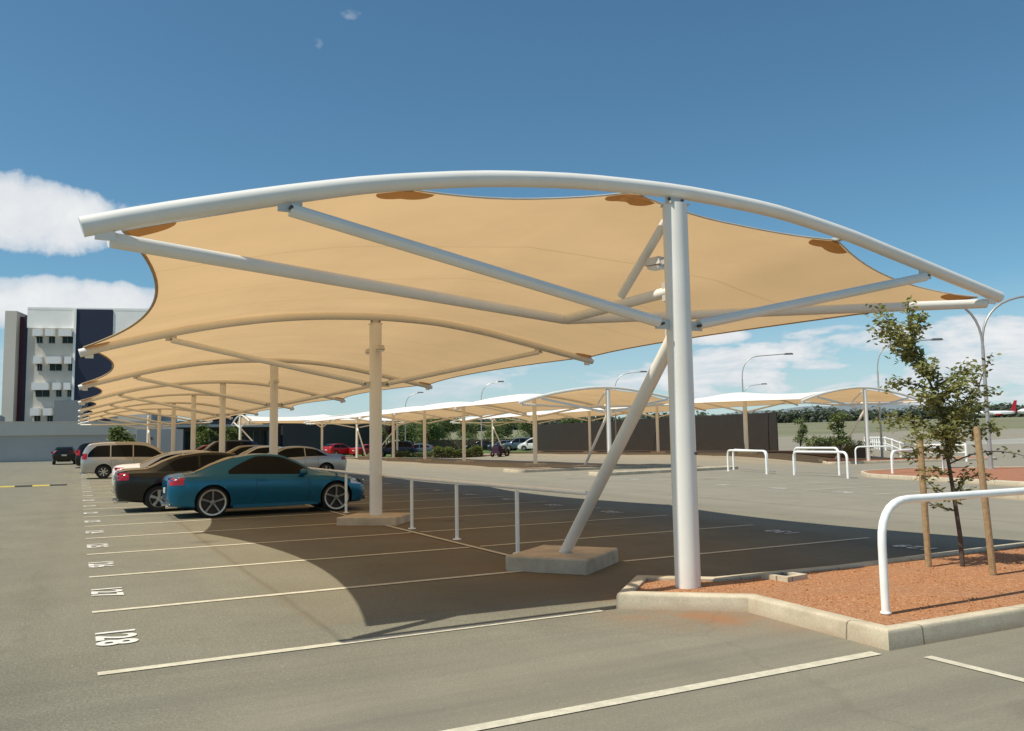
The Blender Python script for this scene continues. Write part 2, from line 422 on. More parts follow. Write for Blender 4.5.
M['grass'] = simple('dry_grass', (0.185, 0.18, 0.095), 0.95, var=0.2, scale=0.04, dirt=(0.25, 0.225, 0.14))
M['lawn'] = simple('lawn_grass', (0.10, 0.16, 0.03), 0.95, var=0.3, scale=0.8)
M['apron'] = simple('apron_concrete', (0.36, 0.34, 0.29), 0.9, var=0.12, scale=0.05)
M['wood'] = leaf_mat('hazed_wood', (0.10, 0.12, 0.105), (0.12, 0.14, 0.12), (0.145, 0.165, 0.14), .5)  # distance haze mixed into the leaf colours
M['hill'] = simple('hazed_hill', (0.19, 0.225, 0.235), 0.95, var=0.12, scale=0.002)  # bluish distance haze put into the hill colour
M['fence'] = simple('brown_panel', (0.030, 0.0235, 0.018), 0.8, var=0.12, scale=1.2)
M['lamp'] = simple('galvanised_steel', (0.42, 0.42, 0.40), 0.45, 0.4, var=0.1)
M['lamphead'] = simple('lamp_housing', (0.09, 0.09, 0.09), 0.5)
M['bwhite'] = simple('render_white', (0.95, 0.92, 0.86), 0.8, var=0.05, scale=0.4)
M['bgrey'] = simple('render_grey', (0.60, 0.55, 0.47), 0.8, var=0.06, scale=0.4)
M['bshade'] = simple('sunshade_white', (0.78, 0.77, 0.74), 0.6, var=0.03)
M['bnavy'] = simple('navy_panel', (0.012, 0.017, 0.045), 0.55, var=0.12, scale=0.5)
M['bmaroon'] = simple('maroon_panel', (0.07, 0.012, 0.022), 0.5, var=0.15)
M['bdark'] = simple('charcoal_cladding', (0.026, 0.028, 0.032), 0.6, var=0.2, scale=0.3)
M['bplant'] = simple('plant_room_grey', (0.21, 0.23, 0.235), 0.7, var=0.06)
M['wallgrey'] = simple('blue_grey_wall', (0.43, 0.44, 0.43), 0.8, var=0.06, scale=0.3)
M['wallpale'] = simple('pale_fascia', (0.62, 0.57, 0.49), 0.8, var=0.05, scale=0.3)
M['roofmetal'] = simple('metal_roof', (0.4, 0.42, 0.42), 0.5, 0.2)
M['planewhite'] = simple('aircraft_white', (0.8, 0.8, 0.8), 0.35, var=0.03)
M['planered'] = simple('aircraft_red', (0.5, 0.02, 0.03), 0.35, var=0.05)
M['signnavy'] = simple('sign_navy', (0.035, 0.02, 0.075), 0.5)

# ------------------------------------------------------------------ the setting: one ground sheet cut into surfaces
def coords():
    xs = [-30 + 2 * i for i in range(76)]; 
    g = 3.0; x = xs[-1]
    while x < 6500: x += g; xs.append(x); g *= 1.18
    g = 3.0; x = xs[0]
    while x > -3000: x -= g; xs.insert(0, x); g *= 1.3
    ys = [-12 + 2 * i for i in range(76)]
    g = 3.0; x = ys[-1]
    while x < 6500: x += g; ys.append(x); g *= 1.18
    g = 3.0; x = ys[0]
    while x > -5000: x -= g; ys.insert(0, x); g *= 1.25
    return xs, ys
XS, YS = coords()
def surf(x, y):
    d = x * 0.86 + y * 0.5
    if x > 40 and d > 205: return 'grass'
    if x > 40 and d > 112 and y < 75: return 'apron'
    if x > 52 and y < 60 and x < 66 and y > 12: return 'asphalt'
    if 30 < x < 56 and 84 < y < 112: return 'lawn'
    if y > 128 or x < -60: return 'grass'
    if 30 < x < 70 and y > 112: return 'lawn'
    return 'asphalt'
sheets = {}
for i in range(len(XS) - 1):
    for j in range(len(YS) - 1):
        k = surf((XS[i] + XS[i + 1]) / 2, (YS[j] + YS[j + 1]) / 2)
        sheets.setdefault(k, []).append((i, j))
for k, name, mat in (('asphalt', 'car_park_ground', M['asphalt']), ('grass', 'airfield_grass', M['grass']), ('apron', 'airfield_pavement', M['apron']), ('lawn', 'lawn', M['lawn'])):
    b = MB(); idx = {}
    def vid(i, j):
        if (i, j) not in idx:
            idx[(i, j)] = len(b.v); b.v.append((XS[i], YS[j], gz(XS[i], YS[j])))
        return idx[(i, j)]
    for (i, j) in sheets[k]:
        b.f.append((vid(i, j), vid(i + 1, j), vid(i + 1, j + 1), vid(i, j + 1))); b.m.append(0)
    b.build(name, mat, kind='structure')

# painted bay lines ------------------------------------------------------------
Y0, BAY = 6.86, 2.58
def stripe(name, a, b, w, mat, dz=0.006, rag=True):
    a = Vector((a[0], a[1])); b_ = Vector((b[0], b[1])); d = (b_ - a); L = d.length; d /= L; n = Vector((-d.y, d.x))
    k = max(1, int(L / 1.0)); mb = MB()
    def fn(u, v):
        p = a + d * (L * u) + n * ((v - 0.5) * w)
        return (p.x, p.y, gz(p.x, p.y) + dz)
    mb.grid(fn, k, 1)
    mb.f = [f[::-1] for f in mb.f]
    return mb.build(name, mat, kind='structure', sharp=0)
for k in range(-1, 27):
    y = Y0 + BAY * k if k >= 0 else 4.46
    x1 = 5.42 if k > 0 else (4.45 if k == 0 else 5.3)
    stripe('bay_line', (0.17, y), (x1, y), 0.1, M['line'])
for k in range(1, 24):
    stripe('bay_line', (5.6 if k > 1 else 6.5, Y0 + BAY * k), (11.2, Y0 + BAY * k), 0.09, M['line'])
stripe('bay_line', (5.52, 4.2), (5.5, 1.0), 0.085, M['line'])
stripe('bay_line', (5.48, 10.4), (5.48, 40.0), 0.08, M['line'], 0.01)
for k in range(7):
    y = 16.3 + BAY * k
    stripe('bay_line', (19.6, y), (24.8, y), 0.085, M['line'])
for k in range(5):
    y = 14.5 + BAY * k
    if k > 2: stripe('bay_line', (30.0, y + 9), (35.2, y + 9), 0.085, M['line'])

def number(txt, x, y, rz, h=0.30, cond=0.95):
    cu = bpy.data.curves.new('bay_number', 'FONT'); cu.body = txt; cu.size = 1.0; cu.align_x = 'CENTER'; cu.align_y = 'CENTER'; cu.offset = 0.03
    cu.resolution_u = 4; cu.space_character = 1.08
    o = bpy.data.objects.new('tmp', cu); COL.objects.link(o)
    dg = bpy.context.evaluated_depsgraph_get(); dg.update()
    me = bpy.data.meshes.new_from_object(o.evaluated_get(dg)); COL.objects.unlink(o); bpy.data.objects.remove(o)
    me.name = 'bay_number'; me.materials.clear(); me.materials.append(M['white_line'])
    s = h / 0.70
    for v in me.vertices: v.co.x *= s * cond; v.co.y *= s; v.co.z = 0
    o = bpy.data.objects.new('bay_number', me); COL.objects.link(o)
    o.location = (x, y, gz(x, y) + 0.008); o.rotation_euler = (0, 0, rz); o['kind'] = 'structure'
for k in range(0, 26):
    number(str(128 - k), 0.32, Y0 + BAY * (k + 0.5) - 0.05, -PI / 2)
for k in range(0, 20):
    number(str(129 + k), 10.75, Y0 + BAY * (k + 0.5) + 0.1, PI / 2)
for k in range(7):
    number(str(170 - k), 19.75, 17.5 + BAY * k, -PI / 2)

# speed hump (rubber segments, yellow and black) -------------------------------
hump = thing('speed_hump', 'low yellow and black striped speed hump across the aisle on the left', 'speed hump', (0, 0, 0))
for i in range(11):
    xa = -0.35 - 0.62 * (i + 1); yc = 39.6
    mb = MB(); zz = gz(xa, yc)
    prof = [(-0.18, 0.004), (-0.12, 0.035), (0, 0.055), (0.12, 0.035), (0.18, 0.004)]
    mb.grid(lambda u, v: (xa + 0.615 * u, yc + prof[int(round(v * 4))][0], zz + prof[int(round(v * 4))][1]), 1, 4)
    mb.build('hump_segment', M['black_rubber'] if i % 2 == 0 else M['yellow'], hump)

# kerbs -------------------------------------------------------------------------
def offset_poly(poly, d):
    n = len(poly); out = []
    for i in range(n):
        p0, p1, p2 = Vector(poly[i - 1]), Vector(poly[i]), Vector(poly[(i + 1) % n])
        d1 = (p1 - p0).normalized(); d2 = (p2 - p1).normalized()
        n1 = Vector((-d1.y, d1.x)); n2 = Vector((-d2.y, d2.x)); m = (n1 + n2).normalized()
        out.append(p1 + m * (d / max(0.35, m.dot(n1))))
    return out
def fillet(poly, radii):
    out = []; n = len(poly)
    for i in range(n):
        r = radii.get(i, 0)
        p0, p1, p2 = Vector(poly[i - 1]), Vector(poly[i]), Vector(poly[(i + 1) % n])
        if not r: out.append(p1); continue
        a = p1 + (p0 - p1).normalized() * r; b = p1 + (p2 - p1).normalized() * r
        for k in range(7):
            t = k / 6; out.append(a * (1 - t) ** 2 + p1 * (2 * t * (1 - t)) + b * t * t)
    return out
def kerb_ring(name, poly, mat, w=0.14, h=0.15, closed=True):
    """kerb section swept round a closed outline (counter-clockwise = outer base line)"""
    prof = [(0.0, -0.02), (0.006, h * 0.80), (0.012, h * 0.93), (0.028, h), (w - 0.02, h), (w, h * 0.93), (w, -0.02)]
    rings = [offset_poly(poly, d) for (d, z) in prof]
    mb = MB(); n = len(poly); m = len(prof)
    vs = []
    for i in range(n):
        for k in range(m):
            p = rings[k][i]; vs.append((p.x, p.y, gz(p.x, p.y) + prof[k][1]))
    fs = []
    for i in range(n):
        j = (i + 1) % n
        for k in range(m - 1): fs.append((i * m + k, j * m + k, j * m + k + 1, i * m + k + 1))
    mb.add(vs, fs)
    return mb.build(name, mat, kind='structure', sharp=40)
ISL = [(4.62, 6.86), (5.56, 6.08), (5.44, 4.46), (14.0, 4.30), (14.0, 7.2), (7.75, 7.0), (6.05, 7.12), (5.42, 7.66)]
ISL0 = list(ISL)
kerb_ring('kerb', ISL, M['kerb'])
inner = offset_poly(ISL0, 0.10)
def inside(poly, x, y):
    c = False; n = len(poly)
    for i in range(n):
        a, b = poly[i], poly[(i + 1) % n]
        if (a[1] > y) != (b[1] > y) and x < (b[0] - a[0]) * (y - a[1]) / (b[1] - a[1]) + a[0]: c = not c
    return c
def gravel_bed(name, poly, mat, z):
    import bmesh
    bm = bmesh.new(); vs = [bm.verts.new((p[0], p[1], gz(p[0], p[1]) + z)) for p in poly]
    f = bm.faces.new(vs); bmesh.ops.triangulate(bm, faces=[f])
    bmesh.ops.subdivide_edges(bm, edges=bm.edges[:], cuts=5, use_grid_fill=True)
    bmesh.ops.triangulate(bm, faces=bm.faces[:])
    for v in bm.verts:
        n = mnoise.noise(Vector((v.co.x * 1.7, v.co.y * 1.7, 3.1))); v.co.z += 0.018 * n
    me = bpy.data.meshes.new(name); bm.to_mesh(me); bm.free(); me.materials.append(mat)
    for p in me.polygons: p.use_smooth = True
    o = bpy.data.objects.new(name, me); COL.objects.link(o); o['kind'] = 'structure'; return o
gravel_bed('garden_bed', inner, M['gravel'], 0.118)
# loose stones lying on the bed
mb = MB(); n = 0; rr = random.Random(3)
while n < 4200:
    x = rr.uniform(4.7, 11.5); y = rr.uniform(4.45, 7.5)
    if not inside(inner, x, y): continue
    s = rr.uniform(0.004, 0.010) * (1.8 if rr.random() < 0.03 else 1)
    z = 0.118 + 0.018 * mnoise.noise(Vector((x * 1.7, y * 1.7, 3.1))) + s * 0.4
    a = rr.uniform(0, PI); vs = []
    for d in ((1, 0, 0), (0, 1, 0), (-1, 0, 0), (0, -1, 0), (0.2, 0.1, .8), (-.1, -.2, -.8)):
        q = Vector((d[0] * s * rr.uniform(.7, 1.3), d[1] * s * rr.uniform(.7, 1.2), d[2] * s * .8)); q.rotate(Euler((rr.uniform(-.4, .4), rr.uniform(-.4, .4), a)))
        vs.append((x + q.x, y + q.y, z + q.z))
    mb.add(vs, [(0, 1, 4), (1, 2, 4), (2, 3, 4), (3, 0, 4), (1, 0, 5), (2, 1, 5), (3, 2, 5), (0, 3, 5)]); n += 1
mb.build('gravel', M['stone'], sharp=0, kind='stuff', label='small red gravel stones covering the kerbed garden island', category='gravel')
# drain lid in the bed
t = thing('drain_lid', 'small square concrete drain lid set in the red gravel island', 'drain lid', (6.68, 6.74, 0.13), 0.15)
mb = MB()
for (cx, cy, sx, sy) in ((0, .13, .34, .07), (0, -.13, .34, .07), (.135, 0, .07, .19), (-.135, 0, .07, .19)): mb.box((cx, cy, 0.01), (sx, sy, 0.06))
mb.build('frame', M['kerb'], t); mb = MB(); mb.box((0, 0, -0.005), (.2, .19, .05)); mb.build('grate', M['darkmetal'], t)

# further islands ----------------------------------------------------------------
def island(poly, rad, bed, zb=0.12, name='kerb'):
    p = fillet(poly, rad); kerb_ring(name, p, M['kerb']); gravel_bed('garden_bed', offset_poly(p, 0.10), bed, zb)
island([(27.3, 23.0), (25.6, 15.4), (24.6, 8.0), (40.0, 8.0), (40.0, 21.5), (34.0, 26.0), (29.5, 25.2)], {0: .8, 5: 1.0, 6: .8}, M['redbed'])
island([(20.9, 14.1), (19.4, 9.5), (22.4, 9.0), (22.9, 13.6)], {0: .3, 3: .3}, M['redbed'])
island([(19.2, 36.6), (30.4, 38.8), (30.1, 40.4), (19.0, 38.3)], {0: .5, 3: .5}, M['bed'])
island([(20.4, 31.0), (30.5, 33.4), (30.2, 34.5), (20.2, 32.2)], {0: .5, 1: .5, 3: .5}, M['kerb'])
island([(39.0, 35.6), (52.0, 33.5), (55.0, 36.4), (42.0, 39.0)], {0: 1.0, 1: 1.0}, M['redbed'])
# mulch strip along the brown fence and by the hedges
def strip(name, pts, w, mat, z=0.03, seg=2.0):
    mb = MB()
    P = [Vector(p) for p in pts]
    for a, b in zip(P[:-1], P[1:]):
        d = b - a; L = d.length; d /= L; nn = Vector((-d.y, d.x)); k = max(1, int(L / seg))
        mb.grid(lambda u, v: ((a + d * L * u + nn * (v * w)).x, (a + d * L * u + nn * (v * w)).y, gz((a + d * L * u + nn * (v * w)).x, (a + d * L * u + nn * (v * w)).y) + z), k, 2)
    mb.f = [f[::-1] for f in mb.f]
    return mb.build(name, mat, kind='structure')
strip('planting_strip', [(49.0, 90.0), (50.8, 50.2)], 2.6, M['bed'], 0.05)
strip('planting_strip', [(47.5, 52.0), (45.0, 39.5)], 2.2, M['bed'], 0.05)
strip('planting_strip', [(30.5, 80.5), (38.5, 76.5)], 2.6, M['bed'], 0.05)

# ------------------------------------------------------------------ shade canopies
ZPROF = pchip([(-5.533, 3.245), (-5.138, 3.371), (-4.619, 3.52), (-3.924, 3.707), (-3.114, 3.894), (-1.931, 4.086), (-0.934, 4.174), (0.104, 4.207), (1.142, 4.174), (2.429, 4.019), (3.301, 3.852), (4.256, 3.66), (5.398, 3.427)])
ZSYM = pchip([(-5.36, 3.24), (-4.5, 3.49), (-3.74, 3.67), (-2.9, 3.83), (-1.75, 4.0), (-.64, 4.10), (0, 4.115), (1.02, 4.06), (2.52, 3.87), (4.06, 3.6), (5.36, 3.27)])
TR = 0.077
def canopy(root, xc, arches, near_end=True, far_end=True, detail=2, flip=False, prof=ZPROF, pad_rot=0.9, end_base=0.0):
    """arches: list of (y, z offset, ground z). Local frame: x across, y along the row."""
    XL, XR = (-5.53, 5.39) if detail > 1 else (-5.33, 5.19)
    seg = 14 if detail > 1 else 8
    def zc(i, x): return prof(x) + arches[i][1] + arches[i][2]
    n = len(arches)
    for i, (ya, dz, g) in enumerate(arches):
        end = (i == 0 and near_end) or (i == n - 1 and far_end)
        mb = MB(); N = 36 if detail > 1 else 16
        mb.tube([(XL + (XR - XL) * k / N, ya, zc(i, XL + (XR - XL) * k / N)) for k in range(N + 1)], TR, seg)
        if detail > 1:
            for xe in (XL, XR):   # end plate lugs
                mb.box((xe + (.16 if xe < 0 else -.16), ya, zc(i, xe + (.16 if xe < 0 else -.16)) - .10), (.14, .025, .07))
        arch = mb.build('arch', M['steel'], root)
        topz = zc(i, 0) - TR - 0.07
        g0 = g + (0.0 if end and i == 0 else 0.0)
        mb = MB(); mb.tube([(0, ya, g - 0.05 + (0.05 if end else 0.15)), (0, ya, topz)], 0.129, 20 if detail > 1 else 10)
        col = mb.build('column', M['steel'], root)
        mb = MB(); mb.box((0, ya, topz + 0.08), (.22, .03, .15)); mb.build('bracket', M['fit'], col)
        if detail > 1:
            mb = MB(); mb.box((0, ya, topz - 0.004), (.25, .2, .02)); mb.build('cap_plate', M['fit'], col)
            for sx in (-1, 1):
                mb = MB(); mb.tube([(sx * .085, ya - .03, topz + .05), (sx * .085, ya + .03, topz + .05)], .016, 8); mb.build('bolt', M['bolt'], col)
        # in-plane struts
        nz = 2.785 + g + dz
        for sx, xo in ((-1, -4.0), (1, 3.92)):
            zo = zc(i, xo) - TR + .0
            mb = MB(); a = Vector((sx * .26, ya, nz + .02)); b = Vector((xo, ya, zo - .06))
            mb.tube([a, b], 0.056 if detail > 1 else .06, 10)
            st = mb.build('strut', M['steel'], root)
            if detail > 1:
                for q in ((sx * .2, nz), (xo, zo - .03)):
                    mb = MB(); mb.box((q[0], ya, q[1]), (.2, .022, .10)); mb.build('gusset', M['fit'], st)
                for q in ((sx * .24, nz), (xo, zo - .05)):
                    mb = MB(); mb.tube([(q[0], ya - .066, q[1]), (q[0], ya + .066, q[1])], .015, 8); mb.build('bolt', M['bolt'], st)
        if not end and detail > 0:
            mb = MB(); mb.box((0, ya, g + .035), (1.15, 1.25, .25), pad_rot)
            o = mb.build('footing', M['pad'], root)
            if detail > 1:
                bv = o.modifiers.new('bevel', 'BEVEL'); bv.width = .02; bv.segments = 2
        # twin floodlights on the column
        if detail > 1 and i < 4:
            zf = 3.49 + g + dz
            for sy in ((1,) if end else (-1, 1)):
                mb = MB(); mb.box((0, ya + sy * .2, zf), (.04, .16, .05)); fl = mb.build('floodlight', M['fit'], root)
                mb = MB(); mb.box((0, ya + sy * .34, zf + .03), (.17, .2, .085), 0.3 * sy, 0.75); mb.build('lamp_housing', M['fit'], fl)
                mb = MB(); mb.box((0, ya + sy * .34, zf - .035), (.14, .15, .03), 0.3 * sy); mb.build('lamp_lens', M['lens'], fl)
    # membrane bays
    def edges(i, t):
        b = 4 * t * (1 - t)
        ma = 1.0 if (i == 0 and near_end) else 0.0; mz = 1.0 if (i == n - 2 and far_end) else 0.0
        k = ma * (1 - t) + mz * t
        return XL + .07 + .23 * k + .64 * b, XR - .07 - .10 * k - .64 * b
    att = [XL + .30, -2.83, -.32, 2.62, XR - .17]
    def gap(x):
        """distance of the free cloth edge behind the end arch, and how far it hangs below it"""
        for a, b in zip(att[:-1], att[1:]):
            if a <= x <= b:
                w = (x - a) / (b - a); h = 4 * w * (1 - w)
                if a == att[0]: return (.46 - .14 * w + .04 * h, .02)
                return ((.32 if a == att[1] else .19) * (1 - w) + .19 * w + .26 * h, (.02 if a == att[1] else -.01) - .07 * h)
        return (.46, .02) if x < 0 else (.19, -.01)
    def surfpt(i, s, t):
        ya, yb = arches[i][0], arches[i + 1][0]
        xl, xr = edges(i, t); x = xl + (xr - xl) * s
        e0 = (i == 0 and near_end); e1 = (i == n - 2 and far_end)
        gp_, gh_ = gap(x); y0 = ya + (gp_ if e0 else 0); y1 = yb - (gp_ if e1 else 0)
        z0 = zc(i, x) + (gh_ if e0 else TR + .012); z1 = zc(i + 1, x) + (gh_ if e1 else TR + .012)
        b = 4 * t * (1 - t)
        z = z0 * (1 - t) + z1 * t - .17 * b * (1 - .45 * (2 * s - 1) ** 2) - .05 * b
        return Vector((x, y0 + (y1 - y0) * t, z))
    for i in range(n - 1):
        mb = MB(); nu, nv = (44, 26) if detail > 1 else (20, 12)
        mb.grid(lambda s, t: surfpt(i, s, t), nu, nv)
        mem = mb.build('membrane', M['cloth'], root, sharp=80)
        r = .018 if detail > 1 else .02
        runs = [[surfpt(i, s, k / 24) for k in range(25)] for s in (0.0, 1.0)]
        if i == 0 and near_end: runs.append([surfpt(i, k / 60, 0) for k in range(61)])
        if i == n - 2 and far_end: runs.append([surfpt(i, k / 60, 1) for k in range(61)])
        for kk, run in enumerate(runs):
            mb = MB(); mb.tube(run, r if kk < 2 else .011, 6); mb.build('hem' if kk < 2 else 'edge_cable', M['hem'] if kk < 2 else M['fit'], mem)
        if detail > 1 and i < 3:
            def patch(pts):
                q = MB(); q.add(pts, [(0, k, k + 1) for k in range(1, len(pts) - 1)]); q.build('patch', M['patch'], mem, sharp=0)
            def at(x, t):
                xl, xr = edges(i, t); return surfpt(i, max(0, min(1, (x - xl) / (xr - xl))), t)
            if i == 0 and near_end:
                for xa in att[1:-1]:
                    pts = [at(xa, 0.002) - Vector((0, 0, .008))]
                    for k in range(13):
                        a = PI * k / 12; pts.append(at(xa + .30 * math.cos(a), .002 + .024 * math.sin(a)) - Vector((0, 0, .012)))
                    patch(pts)
                    q = MB(); p = at(xa, .0); y_a = arches[0][0] + .02; q.box((xa, (y_a + p.y + .05) / 2, p.z + .012), (.10, p.y + .05 - y_a, .035)); q.build('clamp', M['fit'], mem)
            for t0 in (0.0, 1.0):
                for s0 in (0.0, 1.0):
                    sg = 1 if s0 == 0 else -1; tg = 1 if t0 == 0 else -1
                    pts = [surfpt(i, s0, t0) - Vector((0, 0, .008))]
                    for k in range(9):
                        a = PI / 2 * k / 8
                        pts.append(surfpt(i, s0 + sg * .038 * math.cos(a), t0 + tg * .028 * math.sin(a)) - Vector((0, 0, .01)))
                    patch(pts)
    # end bracing
    for (on, i, sg) in ((near_end, 0, 1), (far_end, n - 1, -1)):
        if not on: continue
        ya, dz, g = arches[i]
        nodeY = ya + sg * 2.28; nz = 3.16 + g + dz
        def br(a, b, r):
            m = MB(); m.tube([a, b], r, 12 if detail > 1 else 8); return m.build('brace', M['steel'], root)
        br((.02, ya + sg * .1, 2.70 + g + dz), (.11, ya + sg * 2.62, .16 + g), 0.075)
        br((0, ya + sg * .12, nz), (0, nodeY, nz), .06)
        br((-.02, nodeY, nz), (XL + .2, ya + sg * .06, zc(i, XL + .2) - .13), .062)
        br((.02, nodeY, nz), (XR - .2, ya + sg * .06, zc(i, XR - .2) - .13), .062)
        br((0, ya + sg * .16, 3.92 + g + dz), (0, ya + sg * 1.02, 3.26 + g + dz), .05)
        if detail > 1:
            for (px_, py_, pz_, dx_, dy_, dz_) in ((0, nodeY, nz, .3, .12, .03), (0, ya + sg * .13, nz, .1, .14, .2), (.01, ya + sg * .13, 2.7 + g + dz, .06, .16, .3)):
                m = MB(); m.box((px_, py_, pz_), (dx_, dy_, dz_)); m.build('node_plate', M['fit'], root)
        if detail > 0:
            m = MB(); m.box((.12, ya + sg * 2.66, g + .06), (1.1, 1.2, .25), -.92)
            o = m.build('footing', M['pad'], root)
            bv = o.modifiers.new('bevel', 'BEVEL'); bv.width = .025; bv.segments = 2

XC = 5.51
row = thing('shade_canopy', 'large tan shade sail canopy on white arched steel frame over the numbered bays in front', 'shade canopy', (XC, 0, 0))
ys = [6.88, 16.9, 27.2, 37.9, 48.2, 58.9, 69.8, 81.0]
canopy(row, XC, [(y, 0.0 if i == 0 else 0.08, gz(5.3, y)) for i, y in enumerate(ys)], detail=2)
mb = MB(); mb.tube([(.06, 6.88 - .135, 1.46), (.06, 6.88 - .105, 1.46)], .014, 10); mb.build('cable_plug', M['bolt'], row)
row2 = thing('shade_canopy', 'second shade canopy, its end arch and post just left of the front white column', 'shade canopy', (24.9, 0, 0))
canopy(row2, 24.9, [(y, .22, gz(24.9, y)) for y in (37.2, 45.3, 56.0, 63.8, 71.4, 82.4)], detail=1, prof=ZSYM)
row3 = thing('shade_canopy', 'white shade canopy in the third row, arch beyond the sapling and brown fence behind it', 'shade canopy', (42.9, 0, 0))
canopy(row3, 42.9, [(35.9 + 10.47 * k, .5 if k == 0 else .25, gz(42.9, 35.9 + 10.47 * k)) for k in range(6)], detail=1, prof=ZSYM)
row4 = thing('shade_canopy', 'distant white shade canopy running sideways before the charcoal building', 'shade canopy', (15.0, 91.0, 0), -PI / 2)
canopy(row4, 0, [(8.6 * k, .3, gz(20, 91)) for k in range(3)], detail=1, prof=ZSYM)

# ------------------------------------------------------------------ rails and hoops
def arc_pts(a, c, b, n=7):
    a, c, b = Vector(a), Vector(c), Vector(b)
    return [a * (1 - t) ** 2 + c * (2 * t * (1 - t)) + b * t * t for t in [k / n for k in range(n + 1)]]
def hoop(name, label, p, q, h, r, zb0, zb1, group=None, bend=.28):
    t = thing(name, label, 'guard rail', (p[0], p[1], zb0), 0, group)
    P = Vector((0, 0, 0)); Q = Vector((q[0] - p[0], q[1] - p[1], zb1 - zb0)); d = (Q - P).normalized(); U = Vector((0, 0, 1))
    pts = [P - U * .1, P + U * (h - bend)] + arc_pts(P + U * (h - bend), P + U * h, P + U * h + d * bend)[1:] + arc_pts(Q + U * h - d * bend, Q + U * h, Q + U * (h - bend)) + [Q - U * .1]
    mb = MB(); mb.tube(pts, r, 12); mb.build('rail', M['rail'], t)
    for s in (P, Q):
        mb = MB(); mb.lathe([(r * 1.0, 0.012), (r * 1.25, .012), (r * 1.3, 0.0)], s, seg=12); mb.build('collar', M['rail'], t)
    return t
hoop('guard_rail', 'white hoop guard rail standing on the red gravel island in front of the sapling', (6.06, 4.98), (9.9, 5.0), .93, .035, .125, .125, bend=.36)
G = 'white hoop guard rails between the parking rows'
hoop('guard_rail', 'white hoop guard rail leftmost between the far bays, in front of the brown fence', (28.0, 31.6), (26.9, 27.9), 1.0, .05, gz(28, 31), gz(27, 28), G)
hoop('guard_rail', 'white hoop guard rail right of the leftmost front one, before the dark hedge', (26.9, 26.3), (26.2, 22.9), 1.02, .05, 0, 0, G)
hoop('guard_rail', 'white hoop guard rail showing just behind the leftmost front hoop', (29.6, 33.0), (28.4, 29.4), 1.0, .05, gz(29.6, 33), 0, G)
hoop('guard_rail', 'white hoop guard rail showing behind the hoop before the dark hedge', (28.7, 28.0), (28.0, 24.9), 1.15, .05, 0, 0, G)
hoop('guard_rail', 'white hoop guard rail at the foot of the far white column beyond the sapling', (40.3, 34.6), (42.2, 33.6), 1.0, .045, .02, .02, G)
hoop('guard_rail', 'white hoop guard rail partly behind the sapling leaves on the second red island', (28.7, 22.9), (32.5, 23.4), 1.0, .05, .0, .1, G)
# long handrail down the column line
hr = thing('handrail', 'long white handrail on thin posts beside the column line behind the blue coupe', 'handrail', (5.70, 0, 0))
mb = MB(); mb.tube([(0, y, gz(5.8, y) + .955) for y in (9.05, 12, 15, 18, 21, 24, 28, 32, 36, 40, 44, 48)], .032, 10); mb.build('rail', M['rail'], hr)
for y in [10.95, 13.15, 15.3, 17.5] + [19.74 + BAY * k for k in range(11)]:
    mb = MB(); z = gz(5.8, y); mb.tube([(0, y, z - .02), (0, y, z + .91)], .030, 10); mb.lathe([(.03, .012), (.07, .012), (.075, 0)], (0, y, z), seg=12); mb.build('post', M['rail'], hr)

# white rail fence towards the airfield
rf = thing('rail_fence', 'low white rail fence between the car park and the airfield at right', 'fence', (48.2, 36.0, gz(48.2, 36)))
pts = [(83.3, 70.1), (60.0, 49.0), (47.6, 36.6), (48.0, 33.0)]
def fence_run(root, pts, zt=1.0, step=4.0):
    o = root.location; pos = []
    for a, b in zip(pts[:-1], pts[1:]):
        L = math.hypot(b[0] - a[0], b[1] - a[1]); k = max(1, round(L / step))
        pos += [(a[0] + (b[0] - a[0]) * i / k, a[1] + (b[1] - a[1]) * i / k) for i in range(k)]
    pos.append(pts[-1])
    for zz, rr_ in ((zt, .06), (zt * .55, .045)):
        mb = MB(); mb.tube([(x - o.x, y - o.y, gz(x, y) + zz - o.z) for x, y in pos], rr_, 8); mb.build('rail', M['rail'], root)
    for x, y in pos:
        m = MB(); m.tube([(x - o.x, y - o.y, gz(x, y) - .05 - o.z), (x - o.x, y - o.y, gz(x, y) + zt + .1 - o.z)], .07, 8); m.build('post', M['rail'], root)
fence_run(rf, pts)
rf2 = thing('rail_fence', 'white rail fence at the right edge with a post showing against the grass', 'fence', (60, 33, gz(60, 33)))
fence_run(rf2, [(60, 33), (75, 44), (92, 54), (110, 58)], 1.0, 8.0)

# brown screen fence
f0, f1 = Vector((51.4, 93.0)), Vector((52.2, 52.7))
fn = thing('screen_fence', 'long dark brown solid screen fence behind the canopies at centre right', 'fence', (f0.x, f0.y, gz(f0.x, f0.y)))
N = 14
for k in range(N):
    a = f0.lerp(f1, k / N); b = f0.lerp(f1, (k + 1) / N); g = 0.0
    mb = MB(); mb.bar((a.x - f0.x, a.y - f0.y, g + 1.6), (b.x - f0.x, b.y - f0.y, g + 1.6), .09, 3.35); mb.build('panel', M['fence'], fn)
    mb = MB(); mb.box((a.x - f0.x + .12, a.y - f0.y, g + 1.6), (.14, .14, 3.2)); mb.build('post', M['fence'], fn)

